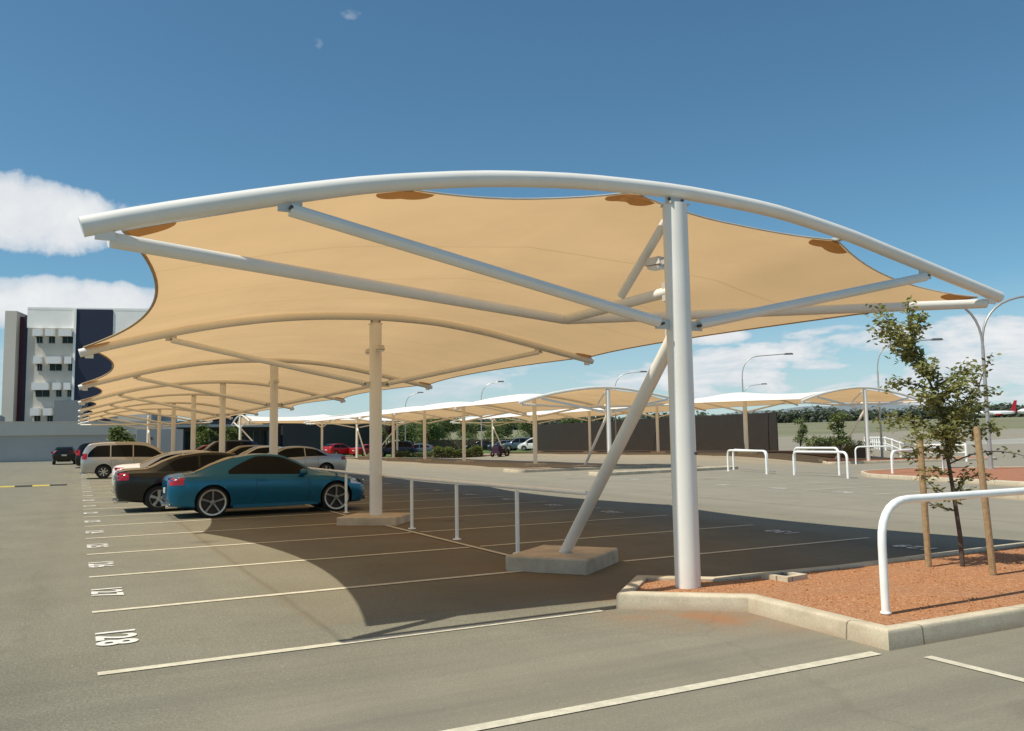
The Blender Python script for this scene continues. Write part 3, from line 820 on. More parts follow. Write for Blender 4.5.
# ------------------------------------------------------------------ street lamps
def lamp(label, loc, h, arms, reach=2.6, group='curved street lamps over the car park', r=.07, name='street_lamp', arc=1.6, drop=1.9):
    t = thing(name, label, 'street lamp', (loc[0], loc[1], gz(*loc)), 0, group)
    mb = MB(); hb = h - drop
    mb.tube([(0, 0, -.1), (0, 0, 1.0), (0, 0, hb)], [r * 1.2, r, r * .8], 10); mb.lathe([(r, .03), (r * 2.2, .03), (r * 2.2, 0)], (0, 0, .12), seg=12)
    mb.build('pole', M['lamp'], t)
    for a in arms:
        d = Vector((math.cos(a), math.sin(a), 0))
        p = [Vector((0, 0, hb))] + arc_pts((0, 0, hb), (0, 0, h), d * arc + Vector((0, 0, h)), 10)[1:] + [d * reach + Vector((0, 0, h + .12))]
        m = MB(); m.tube(p, r * .62, 8); ar = m.build('arm', M['lamp'], t)
        m = MB(); e = d * (reach + .3) + Vector((0, 0, h + .12)); m.box((e.x, e.y, e.z), (.75, .3, .13), a, .75); m.build('lamp_head', M['lamphead'], ar)
    return t
lamp('galvanised twin arm street lamp rising right of the sapling on red gravel', (34.9, 22.9), 7.65, [-.42, PI - .42], 4.2, r=.085, arc=2.7, drop=2.2)
lamp('street lamp with a curved arm above the brown fence', (49.4, 53.6), 8.0, [-.55], 3.6)
lamp('street lamp with a curved arm behind the sapling crown', (47.6, 38.7), 7.8, [-.6], 3.6)
lamp('street lamp seen just left of the front white column over the second canopy', (47.3, 69.4), 7.8, [-.5], 2.6)
lamp('street lamp over the white canopy roofs near the middle of the picture', (37.6, 80.0), 7.6, [-.5], 1.8)
lamp('small distant street lamp right of the second column', (35.7, 97.9), 7.6, [-.5], 1.6)
lamp('small distant street lamp beyond the lamp above the brown fence', (74.1, 80.4), 7.8, [-.5], 2.4)

# ------------------------------------------------------------------ cars
def car(kind, name, label, paint, loc, rz, rim='alloy', group=None):
    S = CAR[kind]; L = S['L']; top = thing(name, label, 'car', loc, rz, group)
    zb, zB, zT, wT, w = (pchip(S[k]) for k in ('zb', 'zB', 'zT', 'wT', 'w'))
    x0, x1 = S['zT'][0][0], S['zT'][-1][0]
    def ring(x):
        b, B, T, wt, ws = zb(x), zB(x), zT(x), wT(x), w(x); wb = ws * .962
        e = T - min(.055, .5 * (T - B)); h = B - b
        pts = [(0, b), (ws * .6, b), (ws * .88, b + .01), (ws * .95, b + .05), (ws * .975, b + .28 * h), (ws, b + .55 * h), (ws * .995, b + .8 * h), (ws * .982, b + .93 * h), (wb, B)]
        for t in (.3, .65, .9): pts.append((wb + (wt - wb) * t, B + (e - B) * t))
        pts += [(wt, e), (wt * .93, T - .018 * min(1, (T - B) / .1)), (wt * .6, T - .004), (0, T)]
        return pts
    nst = 72; xs = [x0 + (x1 - x0) * (0.5 - 0.5 * math.cos(PI * i / nst)) * .5 + (x1 - x0) * i / nst * .5 for i in range(nst + 1)]
    mb = MB(); vs = []; m = None
    for x in xs:
        p = ring(x); full = [(x, -y, z) for (y, z) in p] + [(x, y, z) for (y, z) in p[-2:0:-1]]
        m = len(full); vs += full
    fs = []
    for i in range(nst):
        for k in range(m):
            k2 = (k + 1) % m; fs.append((i * m + k, (i + 1) * m + k, (i + 1) * m + k2, i * m + k2))
    fs.append(tuple(range(m))); fs.append(tuple(nst * m + k for k in range(m))[::-1])
    mb.add(vs, fs)
    body = mb.build('body', [paint, M['trim']], top, sharp=28, recalc=True)
    # wheel arches cut out of the body
    wr = S['wr']; cut = MB()
    for xa in S['ax']:
        for sy in (-1, 1):
            cut.tube([(xa, sy * .58, wr + .01), (xa, sy * 1.1, wr + .01)], wr + .05, 32)
    cu = cut.build('cut', M['trim'], top, sharp=0, recalc=True)
    bo = body.modifiers.new('b', 'BOOLEAN'); bo.operation = 'DIFFERENCE'; bo.object = cu; bo.solver = 'EXACT'; bo.material_mode = 'TRANSFER' if hasattr(bo, 'material_mode') else bo.material_mode
    dg = bpy.context.evaluated_depsgraph_get(); dg.update()
    me = bpy.data.meshes.new_from_object(body.evaluated_get(dg)); body.modifiers.clear(); body.data = me; me.name = 'body'
    cme = cu.data; bpy.data.objects.remove(cu); bpy.data.meshes.remove(cme)
    if len(me.materials) < 2: me.materials.append(M['trim'])
    me.set_sharp_from_angle(angle=math.radians(28))
    # glazing
    def side_y(x, z):
        b, B, T, wt, ws = zb(x), zB(x), zT(x), wT(x), w(x); wb = ws * .962; e = T - min(.055, .5 * (T - B))
        t = max(0, min(1, (z - B) / max(.02, e - B))); return wb + (wt - wb) * t
    def W(x, z):
        p = ring(x)
        for (a, b) in zip(p[:-1], p[1:]):
            if a[1] <= z <= b[1] and b[1] > a[1]: return a[0] + (b[0] - a[0]) * (z - a[1]) / (b[1] - a[1])
        return p[8][0]
    for sy in (-1, 1):
        for (xa, xb) in S['win']:
            q = MB()
            def fw(u, v):
                x = xa + (xb - xa) * u; lo = zB(x) + .03; hi = max(lo + .004, zT(x) - S.get('rail', .085))
                
                if xa == S['win'][0][0]: hi = lo + (hi - lo) * min(1, (x - xa) / ((.62 if kind == 'coupe' else .42) * min(1.1, xb - xa)) + .06) ** .5
                z = lo + (hi - lo) * v; return (x, sy * (side_y(x, z) + .006), z)
            q.grid(fw, 26, 5)
            if sy > 0: q.f = [f[::-1] for f in q.f]
            wn = q.build('window', M['glass'], top, sharp=60)
    def topz(x, y):
        T, B, wt = zT(x), zB(x), wT(x); k = min(1, (T - B) / .1); a = abs(y) / max(.1, wt)
        return T - (.004 * min(1, a / .6) + (.014 * k * max(0, (a - .6) / .33)))
    for nm, (xa, xb) in (('windscreen', S['ws']), ('rear_window', S['rw'])):
        q = MB(); nrm = Vector((-(zT(xb) - zT(xa)), 0, (xb - xa))).normalized() * .008
        def ft(u, v):
            x = xa + (xb - xa) * u; y = (2 * v - 1) * wT(x) * .88; return Vector((x, y, topz(x, y))) + nrm
        q.grid(ft, 14, 10); q.build(nm, M['glass'], top, sharp=60)
    # lamps: strips wrapped round the corners
    def wrap(nm, mat, xe, dx, za, zb_, yin, off=.008):
        sgn = 1 if xe > 0 else -1
        for sy in (-1, 1):
            q = MB(); K = 12
            def fl(u, v):
                z = za(u) + (zb_(u) - za(u)) * v
                if u < .6:
                    x = xe - sgn * dx * (1 - u / .6); y = W(x, z) + off; x += sgn * off * 0
                else:
                    k = (u - .6) / .4; y = (W(xe, z) + off) * (1 - k) + yin * k; x = xe + sgn * off
                    # follow the rounded end
                return (x, sy * y, z)
            q.grid(fl, K, 4); q.build(nm, mat, top, sharp=60)
    tl = S['tl']; wrap('tail_light', M['tail'], x0 + .035, tl[0], lambda u: tl[1] + tl[3] * (1 - u), lambda u: tl[2], S['tly'])
    hl = S['hl']; wrap('headlight', M['lens'], x1 - .05, hl[0], lambda u: hl[1] + (hl[2] - hl[1]) * .55 * max(0, 1 - u * 1.4), lambda u: hl[2] + .06 * (1 - u), S['hly'])
    # door shut lines, handles, sills
    for xd in S['doors']:
        for sy in (-1, 1):
            q = MB(); zs = [zb(xd) + .1 + (zB(xd) + .02 - zb(xd) - .1) * k / 8 for k in range(9)]
            q.tube([(xd + .03 * math.sin(k * .4), sy * (W(xd, z) + .0), z) for k, z in enumerate(zs)], .0055, 5); q.build('door_seam', M['trim'], body)
    for xh in S['handles']:
        for sy in (-1, 1):
            z = zB(xh) - .1; q = MB(); q.bar((xh - .1, sy * (W(xh, z) + .018), z), (xh + .1, sy * (W(xh, z) + .018), z), .03, .035); q.build('door_handle', paint, top)
    for sy in (-1, 1):
        xm = S['mir']; z = zB(xm) + .07; y = W(xm, zB(xm)) + .09
        q = MB(); q.lathe([(0, -.085), (.06, -.07), (.085, 0), (.07, .06), (0, .075)], (xm, sy * y, z), 'x', 12); q.bar((xm, sy * (y - .12), z - .05), (xm, sy * y, z - .03), .06, .03); q.build('mirror', paint, top)
    # bumper details
    q = MB(); q.box((x0 - .004, 0, S['pz']), (.012, .37, .12)); q.build('number_plate', M['plate'], top)
    q = MB(); q.box((x1 + .004, 0, .42), (.012, .37, .11)); q.build('number_plate', M['plate'], top)
    q = MB(); q.box((x1 - .02, 0, .60 if kind != 'coupe' else .5), (.06, .8, .1)); q.build('grille', M['trim'], top)
    q = MB(); q.box((x1 - .03, 0, .29), (.06, 1.0, .09)); q.build('air_intake', M['trim'], top)
    for sy in (-1, 1):
        q = MB(); q.tube([(x0 - .02, sy * .52, .27), (x0 + .3, sy * .52, .27)], .04, 10); q.build('exhaust', M['chrome'], top)
    for sy in (-1, 1):
        q = MB(); q.bar((S['ax'][0] + wr + .1, sy * (w(0) * .93), zb(0) + .035), (S['ax'][1] - wr - .1, sy * (w(0) * .93), zb(0) + .035), .06, .07)
        q.build('sill', paint if kind == 'coupe' else M['trim'], top)
    # wheels
    for xa in S['ax']:
        for sy in (-1, 1):
            yo = w(xa) - .03; rr = S['rr']
            q = MB(); prof = [(rr, 0), (rr + .01, .0), (wr - .03, .008), (wr - .008, .03), (wr, .06), (wr, .16), (wr - .02, .2), (rr, .2)]
            q.lathe([(r, -sy * h) for r, h in prof], (xa, sy * yo, wr), 'y', 32)
            wh = q.build('wheel', M['tyre'], top)
            q = MB(); q.lathe([(r, -sy * h) for r, h in ((rr + .004, .012), (rr - .012, -.004), (rr - .03, .02), (rr - .035, .16))], (xa, sy * yo, wr), 'y', 32)
            ns = S['sp']
            for k in range(ns):
                a = 2 * PI * k / ns + .3; c, s_ = math.cos(a), math.sin(a); cw = S.get('spw', .055) * .62
                for (r0, r1, w0, w1) in ((.03, rr - .02, cw * 1.0, cw * 1.35),):
                    px, pz = -s_, c; vv = []
                    for yy in (.012, .05):
                        for (r, ww) in ((r0, w0), (r1, w1)):
                            for g in (-1, 1): vv.append((xa + c * r + px * ww * g, sy * (yo - yy + (.012 if r > .1 else 0)), wr + s_ * r + pz * ww * g))
                    q.add(vv, [(0, 1, 3, 2), (4, 6, 7, 5), (0, 4, 5, 1), (2, 3, 7, 6), (0, 2, 6, 4), (1, 5, 7, 3)])
            q.lathe([(0, -sy * -.002), (.05, 0), (.065, sy * -.02)], (xa, sy * yo, wr), 'y', 16)
            q.build('rim', M['alloy_dark' if kind == 'coupe' else rim], wh, recalc=True)
            if kind == 'coupe':
                q = MB(); q.lathe([(rr + .012, -sy * .004), (rr + .004, sy * .012), (rr - .026, sy * .008), (rr - .034, -sy * .03)], (xa, sy * yo, wr), 'y', 36); q.build('rim_lip', M['alloy'], wh, recalc=True)
            q = MB(); q.lathe([(0, -sy * .09), (rr - .03, -sy * .09)], (xa, sy * yo, wr), 'y', 24); q.build('brake_disc', M['darkmetal'], wh)
    return top

CAR = {}
CAR['coupe'] = dict(L=4.63, wr=.345, rr=.288, ax=(-1.36, 1.49), sp=5, spw=.026,
    zb=[(-2.31, .46), (-2.25, .30), (-2, .24), (-1.5, .21), (1.5, .19), (2.1, .2), (2.25, .26), (2.31, .38)],
    zB=[(-2.31, .78), (-2.24, .86), (-2.0, .925), (-1.2, .945), (0, .915), (.9, .885), (1.2, .875), (1.6, .83), (2.0, .72), (2.22, .60), (2.31, .5)],
    zT=[(-2.31, .86), (-2.24, .955), (-2.05, .995), (-1.78, 1.03), (-1.3, 1.215), (-.8, 1.365), (-.25, 1.425), (.12, 1.405), (.58, 1.235), (1.03, 1.0), (1.5, .925), (1.95, .82), (2.22, .67), (2.31, .55)],
    wT=[(-2.31, .58), (-2.0, .70), (-1.7, .70), (-1.1, .62), (-.3, .565), (.3, .57), (.8, .65), (1.1, .72), (1.6, .70), (2.15, .56), (2.31, .4)],
    w=[(-2.31, .66), (-2.25, .77), (-2.05, .855), (-1.4, .91), (-.6, .885), (.4, .885), (1.4, .905), (1.75, .88), (2.1, .77), (2.24, .62), (2.31, .46)],
    win=[(-1.02, .80)], rail=.06, ws=(.22, 1.0), rw=(-1.72, -.82), tl=(.30, .74, .92, .02), tly=.48, hl=(.42, .60, .72), hly=.42,
    doors=(-.42, .80), handles=(-.26,), mir=.66, pz=.62)
CAR['sedan'] = dict(L=4.75, wr=.325, rr=.225, ax=(-1.38, 1.38), sp=5, spw=.045,
    zb=[(-2.37, .5), (-2.31, .32), (-2, .25), (-1.4, .21), (1.5, .2), (2.15, .21), (2.31, .28), (2.37, .42)],
    zB=[(-2.37, .80), (-2.28, .90), (-2.0, .965), (-1.2, .97), (0, .94), (1.0, .905), (1.3, .89), (1.7, .84), (2.1, .75), (2.3, .64), (2.37, .54)],
    zT=[(-2.37, .90), (-2.28, 1.02), (-2.05, 1.06), (-1.65, 1.08), (-1.2, 1.27), (-.75, 1.41), (-.15, 1.465), (.35, 1.43), (.85, 1.22), (1.25, 1.02), (1.65, .95), (2.05, .85), (2.3, .71), (2.37, .58)],
    wT=[(-2.37, .6), (-2.1, .72), (-1.7, .72), (-1.1, .63), (-.3, .59), (.4, .60), (.9, .67), (1.25, .73), (1.7, .71), (2.2, .56), (2.37, .42)],
    w=[(-2.37, .70), (-2.3, .80), (-2.1, .865), (-1.4, .90), (-.6, .895), (.4, .895), (1.4, .90), (1.8, .87), (2.15, .77), (2.3, .62), (2.37, .5)],
    win=[(-1.42, -.45), (-.40, 1.02)], rail=.08, ws=(.42, 1.22), rw=(-1.62, -.82), tl=(.26, .80, .98, .0), tly=.42, hl=(.36, .62, .76), hly=.42,
    doors=(-1.02, -.42, .86), handles=(-.88, .12), mir=.86, pz=.72)
CAR['van'] = dict(L=4.8, wr=.33, rr=.215, ax=(-1.42, 1.44), sp=7, spw=.03,
    zb=[(-2.4, .5), (-2.34, .34), (-2.1, .28), (-1.5, .24), (1.6, .22), (2.2, .24), (2.35, .32), (2.4, .42)],
    zB=[(-2.4, .9), (-2.33, .98), (-2.0, 1.02), (0, .985), (1.2, .95), (1.6, .92), (2.0, .85), (2.3, .70), (2.4, .58)],
    zT=[(-2.4, 1.0), (-2.33, 1.25), (-2.2, 1.52), (-2.0, 1.69), (-1.4, 1.755), (-.4, 1.77), (.3, 1.73), (.8, 1.55), (1.3, 1.20), (1.6, 1.04), (2.0, .94), (2.3, .78), (2.4, .64)],
    wT=[(-2.4, .70), (-2.2, .70), (-1.4, .68), (0, .67), (.8, .71), (1.4, .76), (2.0, .66), (2.4, .46)],
    w=[(-2.4, .78), (-2.3, .86), (-1.8, .905), (0, .91), (1.4, .91), (1.9, .87), (2.25, .72), (2.4, .54)],
    win=[(-2.12, -1.15), (-1.1, -.15), (-.1, 1.2)], rail=.16, ws=(.45, 1.4), rw=(-2.36, -2.12), tl=(.22, .95, 1.22, .0), tly=.56, hl=(.4, .66, .82), hly=.42,
    doors=(-1.12, -.12, 1.0), handles=(-.95, .05), mir=1.02, pz=.8)
CAR['suv'] = dict(L=4.6, wr=.37, rr=.235, ax=(-1.33, 1.36), sp=5, spw=.055,
    zb=[(-2.3, .6), (-2.24, .42), (-2, .36), (-1.5, .32), (1.5, .3), (2.1, .33), (2.24, .42), (2.3, .52)],
    zB=[(-2.3, 1.0), (-2.22, 1.06), (-1.9, 1.1), (0, 1.07), (1.1, 1.05), (1.6, 1.02), (2.0, .95), (2.22, .82), (2.3, .7)],
    zT=[(-2.3, 1.1), (-2.22, 1.35), (-2.05, 1.62), (-1.8, 1.73), (-1.0, 1.79), (-.1, 1.79), (.35, 1.73), (.75, 1.48), (1.15, 1.18), (1.6, 1.11), (2.0, 1.04), (2.22, .9), (2.3, .76)],
    wT=[(-2.3, .70), (-1.9, .69), (-.5, .67), (.3, .67), (.8, .74), (1.2, .79), (1.9, .72), (2.3, .56)],
    w=[(-2.3, .78), (-2.2, .86), (-1.8, .92), (0, .92), (1.4, .93), (1.8, .9), (2.2, .74), (2.3, .6)],
    win=[(-2.0, -1.1), (-1.05, -.2), (-.15, .92)], rail=.11, ws=(.42, 1.1), rw=(-2.25, -1.98), tl=(.2, 1.0, 1.32, .0), tly=.6, hl=(.34, .80, .95), hly=.46,
    doors=(-1.08, -.18, .82), handles=(-.95, .0), mir=.84, pz=.9)
CAR['hatch'] = dict(L=4.2, wr=.315, rr=.21, ax=(-1.25, 1.3), sp=5, spw=.05,
    zb=[(-2.1, .5), (-2.04, .33), (-1.8, .26), (-1.3, .22), (1.4, .2), (1.95, .22), (2.06, .3), (2.1, .42)],
    zB=[(-2.1, .86), (-2.02, .95), (-1.7, .985), (0, .94), (.9, .91), (1.3, .89), (1.7, .82), (2.0, .68), (2.1, .56)],
    zT=[(-2.1, .98), (-2.02, 1.12), (-1.75, 1.32), (-1.3, 1.44), (-.4, 1.485), (.2, 1.45), (.65, 1.25), (1.1, 1.02), (1.5, .94), (1.8, .86), (2.02, .73), (2.1, .6)],
    wT=[(-2.1, .64), (-1.7, .64), (-.5, .6), (.2, .6), (.8, .68), (1.1, .73), (1.6, .7), (2.0, .54), (2.1, .44)],
    w=[(-2.1, .72), (-2.0, .82), (-1.6, .87), (0, .875), (1.3, .88), (1.65, .85), (1.95, .72), (2.1, .5)],
    win=[(-1.66, -.5), (-.45, .88)], rail=.085, ws=(.26, 1.07), rw=(-1.98, -1.4), tl=(.2, .88, 1.1, .0), tly=.5, hl=(.36, .64, .78), hly=.42,
    doors=(-1.02, -.47, .78), handles=(-.9, -.3), mir=.74, pz=.75)

P = {k: car_paint('paint_' + k, c, mt, r, d) for k, c, mt, r, d in (
    ('teal', (0.006, 0.125, 0.24), .5, .24, .02), ('black', (0.008, 0.009, 0.009), .1, .2, .008), ('silver', (0.48, 0.47, 0.44), .55, .3, .12),
    ('white', (0.70, 0.69, 0.66), .0, .3, .08), ('red', (0.42, 0.015, 0.02), .2, .28, .05), ('navy', (0.02, 0.04, 0.08), .4, .3, .08), ('gold', (0.33, 0.27, 0.19), .5, .32, .12), ('grey', (0.13, 0.14, 0.15), .5, .3, .1), ('bluegrey', (0.10, 0.15, 0.2), .5, .3, .1))}
def bay(k): return Y0 + BAY * (k + .5)
def gp(x, y): return (x, y, gz(x, y))
coupe = car('coupe', 'parked_car', 'metallic teal blue coupe nearest in the bays, its tail toward the aisle', P['teal'], gp(4.12, bay(5) + .06), 0)
sedan = car('sedan', 'parked_car', 'black sedan parked just behind the teal blue coupe', P['black'], gp(3.22, bay(6) + .1), 0)
van = car('van', 'parked_car', 'silver people mover parked tail out farther down the numbered bays', P['silver'], gp(2.55, 46.0), 0)
suv = car('suv', 'parked_car', 'black tall wagon parked tail out beyond the silver people mover', P['black'], gp(2.2, 56.5), 0)
hatch = car('hatch', 'parked_car', 'dark sedan shaped hatchback driving away at the far end of the aisle', P['black'], gp(-.95, 79.0), PI / 2)
def cp(src, label, pcol, loc, rz, group=None):
    src_p = {coupe: 'teal', sedan: 'black', van: 'silver', suv: 'black', hatch: 'black'}[src]
    return dup(src, loc, rz, label, group, swap={P[src_p]: P[pcol]})
cp(sedan, 'white sedan with red tail lights parked behind the black sedan', 'white', gp(3.35, bay(8)), 0)
cp(sedan, 'pale silver sedan facing the handrail, its tail right of the teal coupe roof', 'silver', gp(8.75, bay(12)), PI)
cp(sedan, 'white sedan beside the pale silver sedan, mostly hidden by it', 'white', gp(8.5, bay(14)), PI)
cp(hatch, 'gold hatchback among the parked roofs behind the black sedan', 'gold', gp(8.4, bay(16)), PI)
cp(suv, 'dark blue tall wagon among the parked roofs under the front canopy', 'navy', gp(8.3, bay(19)), PI)
cp(hatch, 'red hatchback under the far end of the front canopy', 'red', gp(8.4, bay(22)), PI)
cp(hatch, 'bright red hatchback before the charcoal building', 'red', gp(28.4, 101.5), .5)
cp(sedan, 'red sedan right of the far white canopy post', 'red', gp(31.8, 101.0), .5)
cp(suv, 'dark blue tall wagon parked just right of the second column', 'navy', gp(32.2, 92.0), 2.7)
cp(hatch, 'slate blue hatchback parked beside the dark wagon near the second column', 'bluegrey', gp(35.0, 92.5), 2.7)
cp(sedan, 'white sedan parked far back left of the trees', 'white', gp(50.5, 121), 2.6)
cp(van, 'white van parked far back among the trees', 'white', gp(56.5, 121.0), 2.6)
cp(hatch, 'small red hatchback far back beside the white van', 'red', gp(58.6, 116.5), 2.6)
cp(sedan, 'dark sedan behind the clipped hedge at centre', 'black', gp(50.8, 108.0), 2.5)
cp(sedan, 'navy sedan parked behind the far white canopy post', 'navy', gp(52.6, 104.5), 2.5)
cp(suv, 'slate blue wagon parked left of the silver one near the brown fence', 'bluegrey', gp(53.6, 102.0), 2.5)
cp(van, 'silver white wagon parked at the left end of the brown fence', 'white', gp(54.0, 98.0), 2.4)

# ------------------------------------------------------------------ vegetation
def leaf(mb, p, size, rr, asp=.5, flat=.3):
    a = rr.uniform(0, 2 * PI); e = rr.uniform(-.7, .7); roll = rr.uniform(-1, 1)
    R = Euler((roll, e, a)).to_matrix()
    L, W_ = size * rr.uniform(.75, 1.25), size * asp * rr.uniform(.75, 1.2)
    pts = [Vector((0, 0, 0)), Vector((L * .5, W_ * .5, .03 * L)), Vector((L, 0, -.06 * L)), Vector((L * .5, -W_ * .5, .03 * L))]
    mb.add([p + R @ q for q in pts], [(0, 1, 2, 3)])

# the staked sapling: branch skeleton in its own frame (x to the viewer's right, z up, depth at random)
def sapling():
    rr = random.Random(11)
    root = thing('sapling_tree', 'young leafy tree with thin dark trunk tied between two timber stakes on red gravel', 'tree', (8.93, 6.27, .125), -.48)
    wood = MB(); lf = MB(); lf2 = MB()
    def br(pts, r0, r1):
        n = len(pts); wood.tube(pts, [r0 + (r1 - r0) * i / (n - 1) for i in range(n)], 8, True)
    def curve(a, b, sag, n=6):
        a, b = Vector(a), Vector(b); out = []
        for i in range(n + 1):
            t = i / n; p = a.lerp(b, t); p.z += sag * 4 * t * (1 - t); p += Vector((rr.uniform(-.02, .02), rr.uniform(-.02, .02), 0)) * (1 if 0 < i < n else 0); out.append(p)
        return out
    trunk = [(0, 0, -.1), (-.01, .0, .35), (-.05, .0, .8), (-.08, .02, 1.2), (-.10, 0, 1.6), (-.2, .02, 2.0), (-.36, 0, 2.4), (-.44, .02, 2.75), (-.44, 0, 3.03)]
    wood.tube(trunk, [.03, .026, .023, .021, .018, .015, .011, .008, .004], 8)
    # (start, end, sag, leaf radius, density, young)
    B = [((-.42, 0, 2.6), (-.40, .05, 3.06), 0, .07, 60, 0), ((-.38, 0, 2.45), (-.72, .2, 3.0), .02, .11, 130, 0), ((-.36, 0, 2.4), (-.9, -.2, 2.78), .05, .15, 190, 0),
         ((-.36, 0, 2.4), (-.62, .35, 2.7), .04, .17, 220, 0), ((-.4, 0, 2.55), (-.45, -.3, 2.85), .0, .13, 150, 0), ((-.3, 0, 2.25), (-.55, .1, 2.42), .03, .12, 110, 0),
         ((-.2, 0, 2.0), (.2, -.2, 2.22), .05, .12, 150, 0), ((-.15, 0, 1.85), (.36, .15, 2.12), .05, .11, 130, 0), ((-.1, 0, 1.7), (.42, -.1, 1.98), .06, .10, 120, 0), ((-.2, 0, 2.0), (-.72, .1, 2.06), .05, .10, 120, 0),
         ((-.15, 0, 1.8), (-.5, -.3, 1.95), .04, .14, 170, 0), ((-.1, 0, 1.6), (-.1, .4, 1.9), .04, .15, 180, 0), ((-.15, 0, 1.9), (-.05, -.35, 2.05), .02, .15, 190, 0), ((-.25, 0, 2.15), (-.15, .25, 2.3), .02, .13, 140, 0),
         ((-.1, 0, 1.5), (-.75, .1, 1.62), .08, .12, 170, 0), ((-.1, 0, 1.45), (-.62, -.35, 1.42), .06, .12, 160, 0), ((-.09, 0, 1.4), (.22, .2, 1.72), .04, .13, 160, 0), ((-.09, 0, 1.35), (.38, -.2, 1.55), .05, .10, 110, 0),
         ((-.08, 0, 1.2), (.12, .3, 1.42), .03, .11, 110, 0), ((-.08, 0, 1.25), (-.45, .2, 1.22), .08, .11, 130, 0), ((-.06, 0, 1.0), (-.4, 0, 1.05), .05, .08, 50, 0), ((-.06, 0, .75), (-.38, -.1, .95), -.03, .06, 36, 0), ((-.04, 0, .62), (-.36, .1, .78), -.04, .05, 30, 0),
         ((-.04, 0, .7), (.16, .05, .86), .02, .05, 26, 0), ((.2, .05, 1.0), (.46, .1, .98), .03, .06, 30, 0), ((-.04, 0, .8), (.22, .1, 1.08), .02, .09, 60, 0), ((-.08, 0, 1.15), (.66, -.25, 1.22), .10, .04, 22, 1),
         ((-.12, 0, 1.75), (.30, .0, 1.4), .12, .10, 110, 0), ((-.3, 0, 2.3), (-.38, .3, 2.5), .02, .12, 130, 1), ((.2, 0, 1.75), (.50, .0, 2.42), .05, .055, 26, 1), ((.25, .0, 1.6), (.36, .05, 1.85), .0, .06, 36, 0), ((-.05, 0, 1.3), (-.2, -.3, 1.6), .03, .15, 170, 0), ((-.1, 0, 1.6), (.1, -.3, 1.85), .03, .15, 170, 0), ((-.2, 0, 2.1), (-.4, -.25, 2.25), .03, .12, 130, 0)]
    for (a, b, sag, lr, dens, yng) in B:
        pts = curve(a, b, sag); br(pts, .009, .003)
        for k in range(int(dens * 1.12)):
            t = rr.random() ** .75; q = pts[min(5, int(t * 6))].lerp(pts[min(6, int(t * 6) + 1)], t * 6 % 1)
            s = lr * (.45 + .75 * t)
            v = Vector((rr.gauss(0, 1), rr.gauss(0, 1), rr.gauss(0, .8))).normalized() * s * rr.random() ** .5
            leaf(lf2 if (yng and rr.random() < .8) or rr.random() < .06 else lf, q + v, .072, rr, .52)
    wood.build('trunk', M['bark'], root); lf.build('crown', M['leaf'], root, sharp=0); lf2.build('young_leaves', M['leaf_new'], root, sharp=0)
    # small offshoot bough rising left (seen over the far arch)
sapling()
for lab, x, y, tx, h in (('left timber stake beside the staked sapling, standing upright', 8.62, 6.47, -.02, 1.5), ('right timber stake beside the staked sapling, leaning left at its top', 8.67, 5.74, -.12, 1.58)):
    t = thing('timber_stake', lab, 'stake', (x, y, .11))
    mb = MB(); mb.tube([(0, 0, -.1), (tx * .5, 0, h * .5), (tx, 0, h - .03), (tx, 0, h)], [.034, .034, .034, .026], 10); mb.build('stake', M['stake'], t)

def tree_proto(name, label, h, rad, mat, n=2600, seed=1, trunk_h=.35, leafsize=.3, loc=(0, 0, 0), group=None, squash=.8):
    rr = random.Random(seed); root = thing(name, label, 'tree', loc, rr.uniform(0, 6), group)
    tr = MB(); th = h * trunk_h; tr.tube([(0, 0, -.2), (.05, 0, th), (.0, .05, h * .75)], [h * .022, h * .016, h * .006], 8)
    blobs = []
    for k in range(11):
        a = rr.uniform(0, 2 * PI); q = rr.random() ** .6
        c = Vector((math.cos(a) * rad * .7 * q, math.sin(a) * rad * .7 * q, th + (h - th) * rr.uniform(.15, .85)))
        c.x *= 1 - .35 * max(0, (c.z - th) / (h - th) - .4); blobs.append((c, rad * rr.uniform(.32, .55)))
        tr.tube([(0, 0, th * rr.uniform(.8, 1.3)), tuple(c * .6 + Vector((0, 0, th * .4))), tuple(c)], [h * .01, h * .006, h * .002], 5)
    lf = MB()
    for k in range(n):
        c, r = blobs[rr.randrange(len(blobs))]
        v = Vector((rr.gauss(0, 1), rr.gauss(0, 1), rr.gauss(0, 1))).normalized() * r * (rr.random() ** .35)
        v.z *= squash; leaf(lf, c + v, leafsize, rr, .6)
    tr.build('trunk', M['bark'], root); lf.build('crown', mat, root, sharp=0); return root
GT = 'leafy trees and shrubs beyond the canopies'
t1 = tree_proto('broadleaf_tree', 'green tree between the second and third columns of the far canopy', 5.2, 2.4, M['leaf_far'], 2600, 2, loc=gp(44, 112), group=GT)
t2 = tree_proto('broadleaf_tree', 'low green tree beside the dark wagon near the second column', 4.6, 2.2, M['leaf_far'], 2400, 5, loc=gp(36.5, 102), group=GT)
labs = ['green tree left of the clipped hedge', 'green tree over the white parked cars', 'green tree behind the navy sedan', 'green tree behind the silver white wagon', 'rounded tree at far left of the brown fence', 'green tree half hidden by the second column', 'tree just right of the charcoal building', 'distant tree between two far canopy columns', 'bushy tree behind the far white canopy post', 'green tree farthest back over the hedge', 'tree beside the red hatchback far back', 'low tree at the back of the visitor rows']
for k, (x, y, s) in enumerate([(41, 104, .9), (53, 128, 1.1), (58, 118, .95), (61, 112, 1.0), (65, 107, 1.05), (39.5, 116, 1.0), (40, 130, 1.0), (48, 118, .85), (56, 126, 1.1), (50, 126, 1.2), (62, 124, 1.1), (46, 122, .9)]):
    dup(t1 if k % 2 else t2, gp(x, y), k * 1.3, labs[k], GT, scale=s)
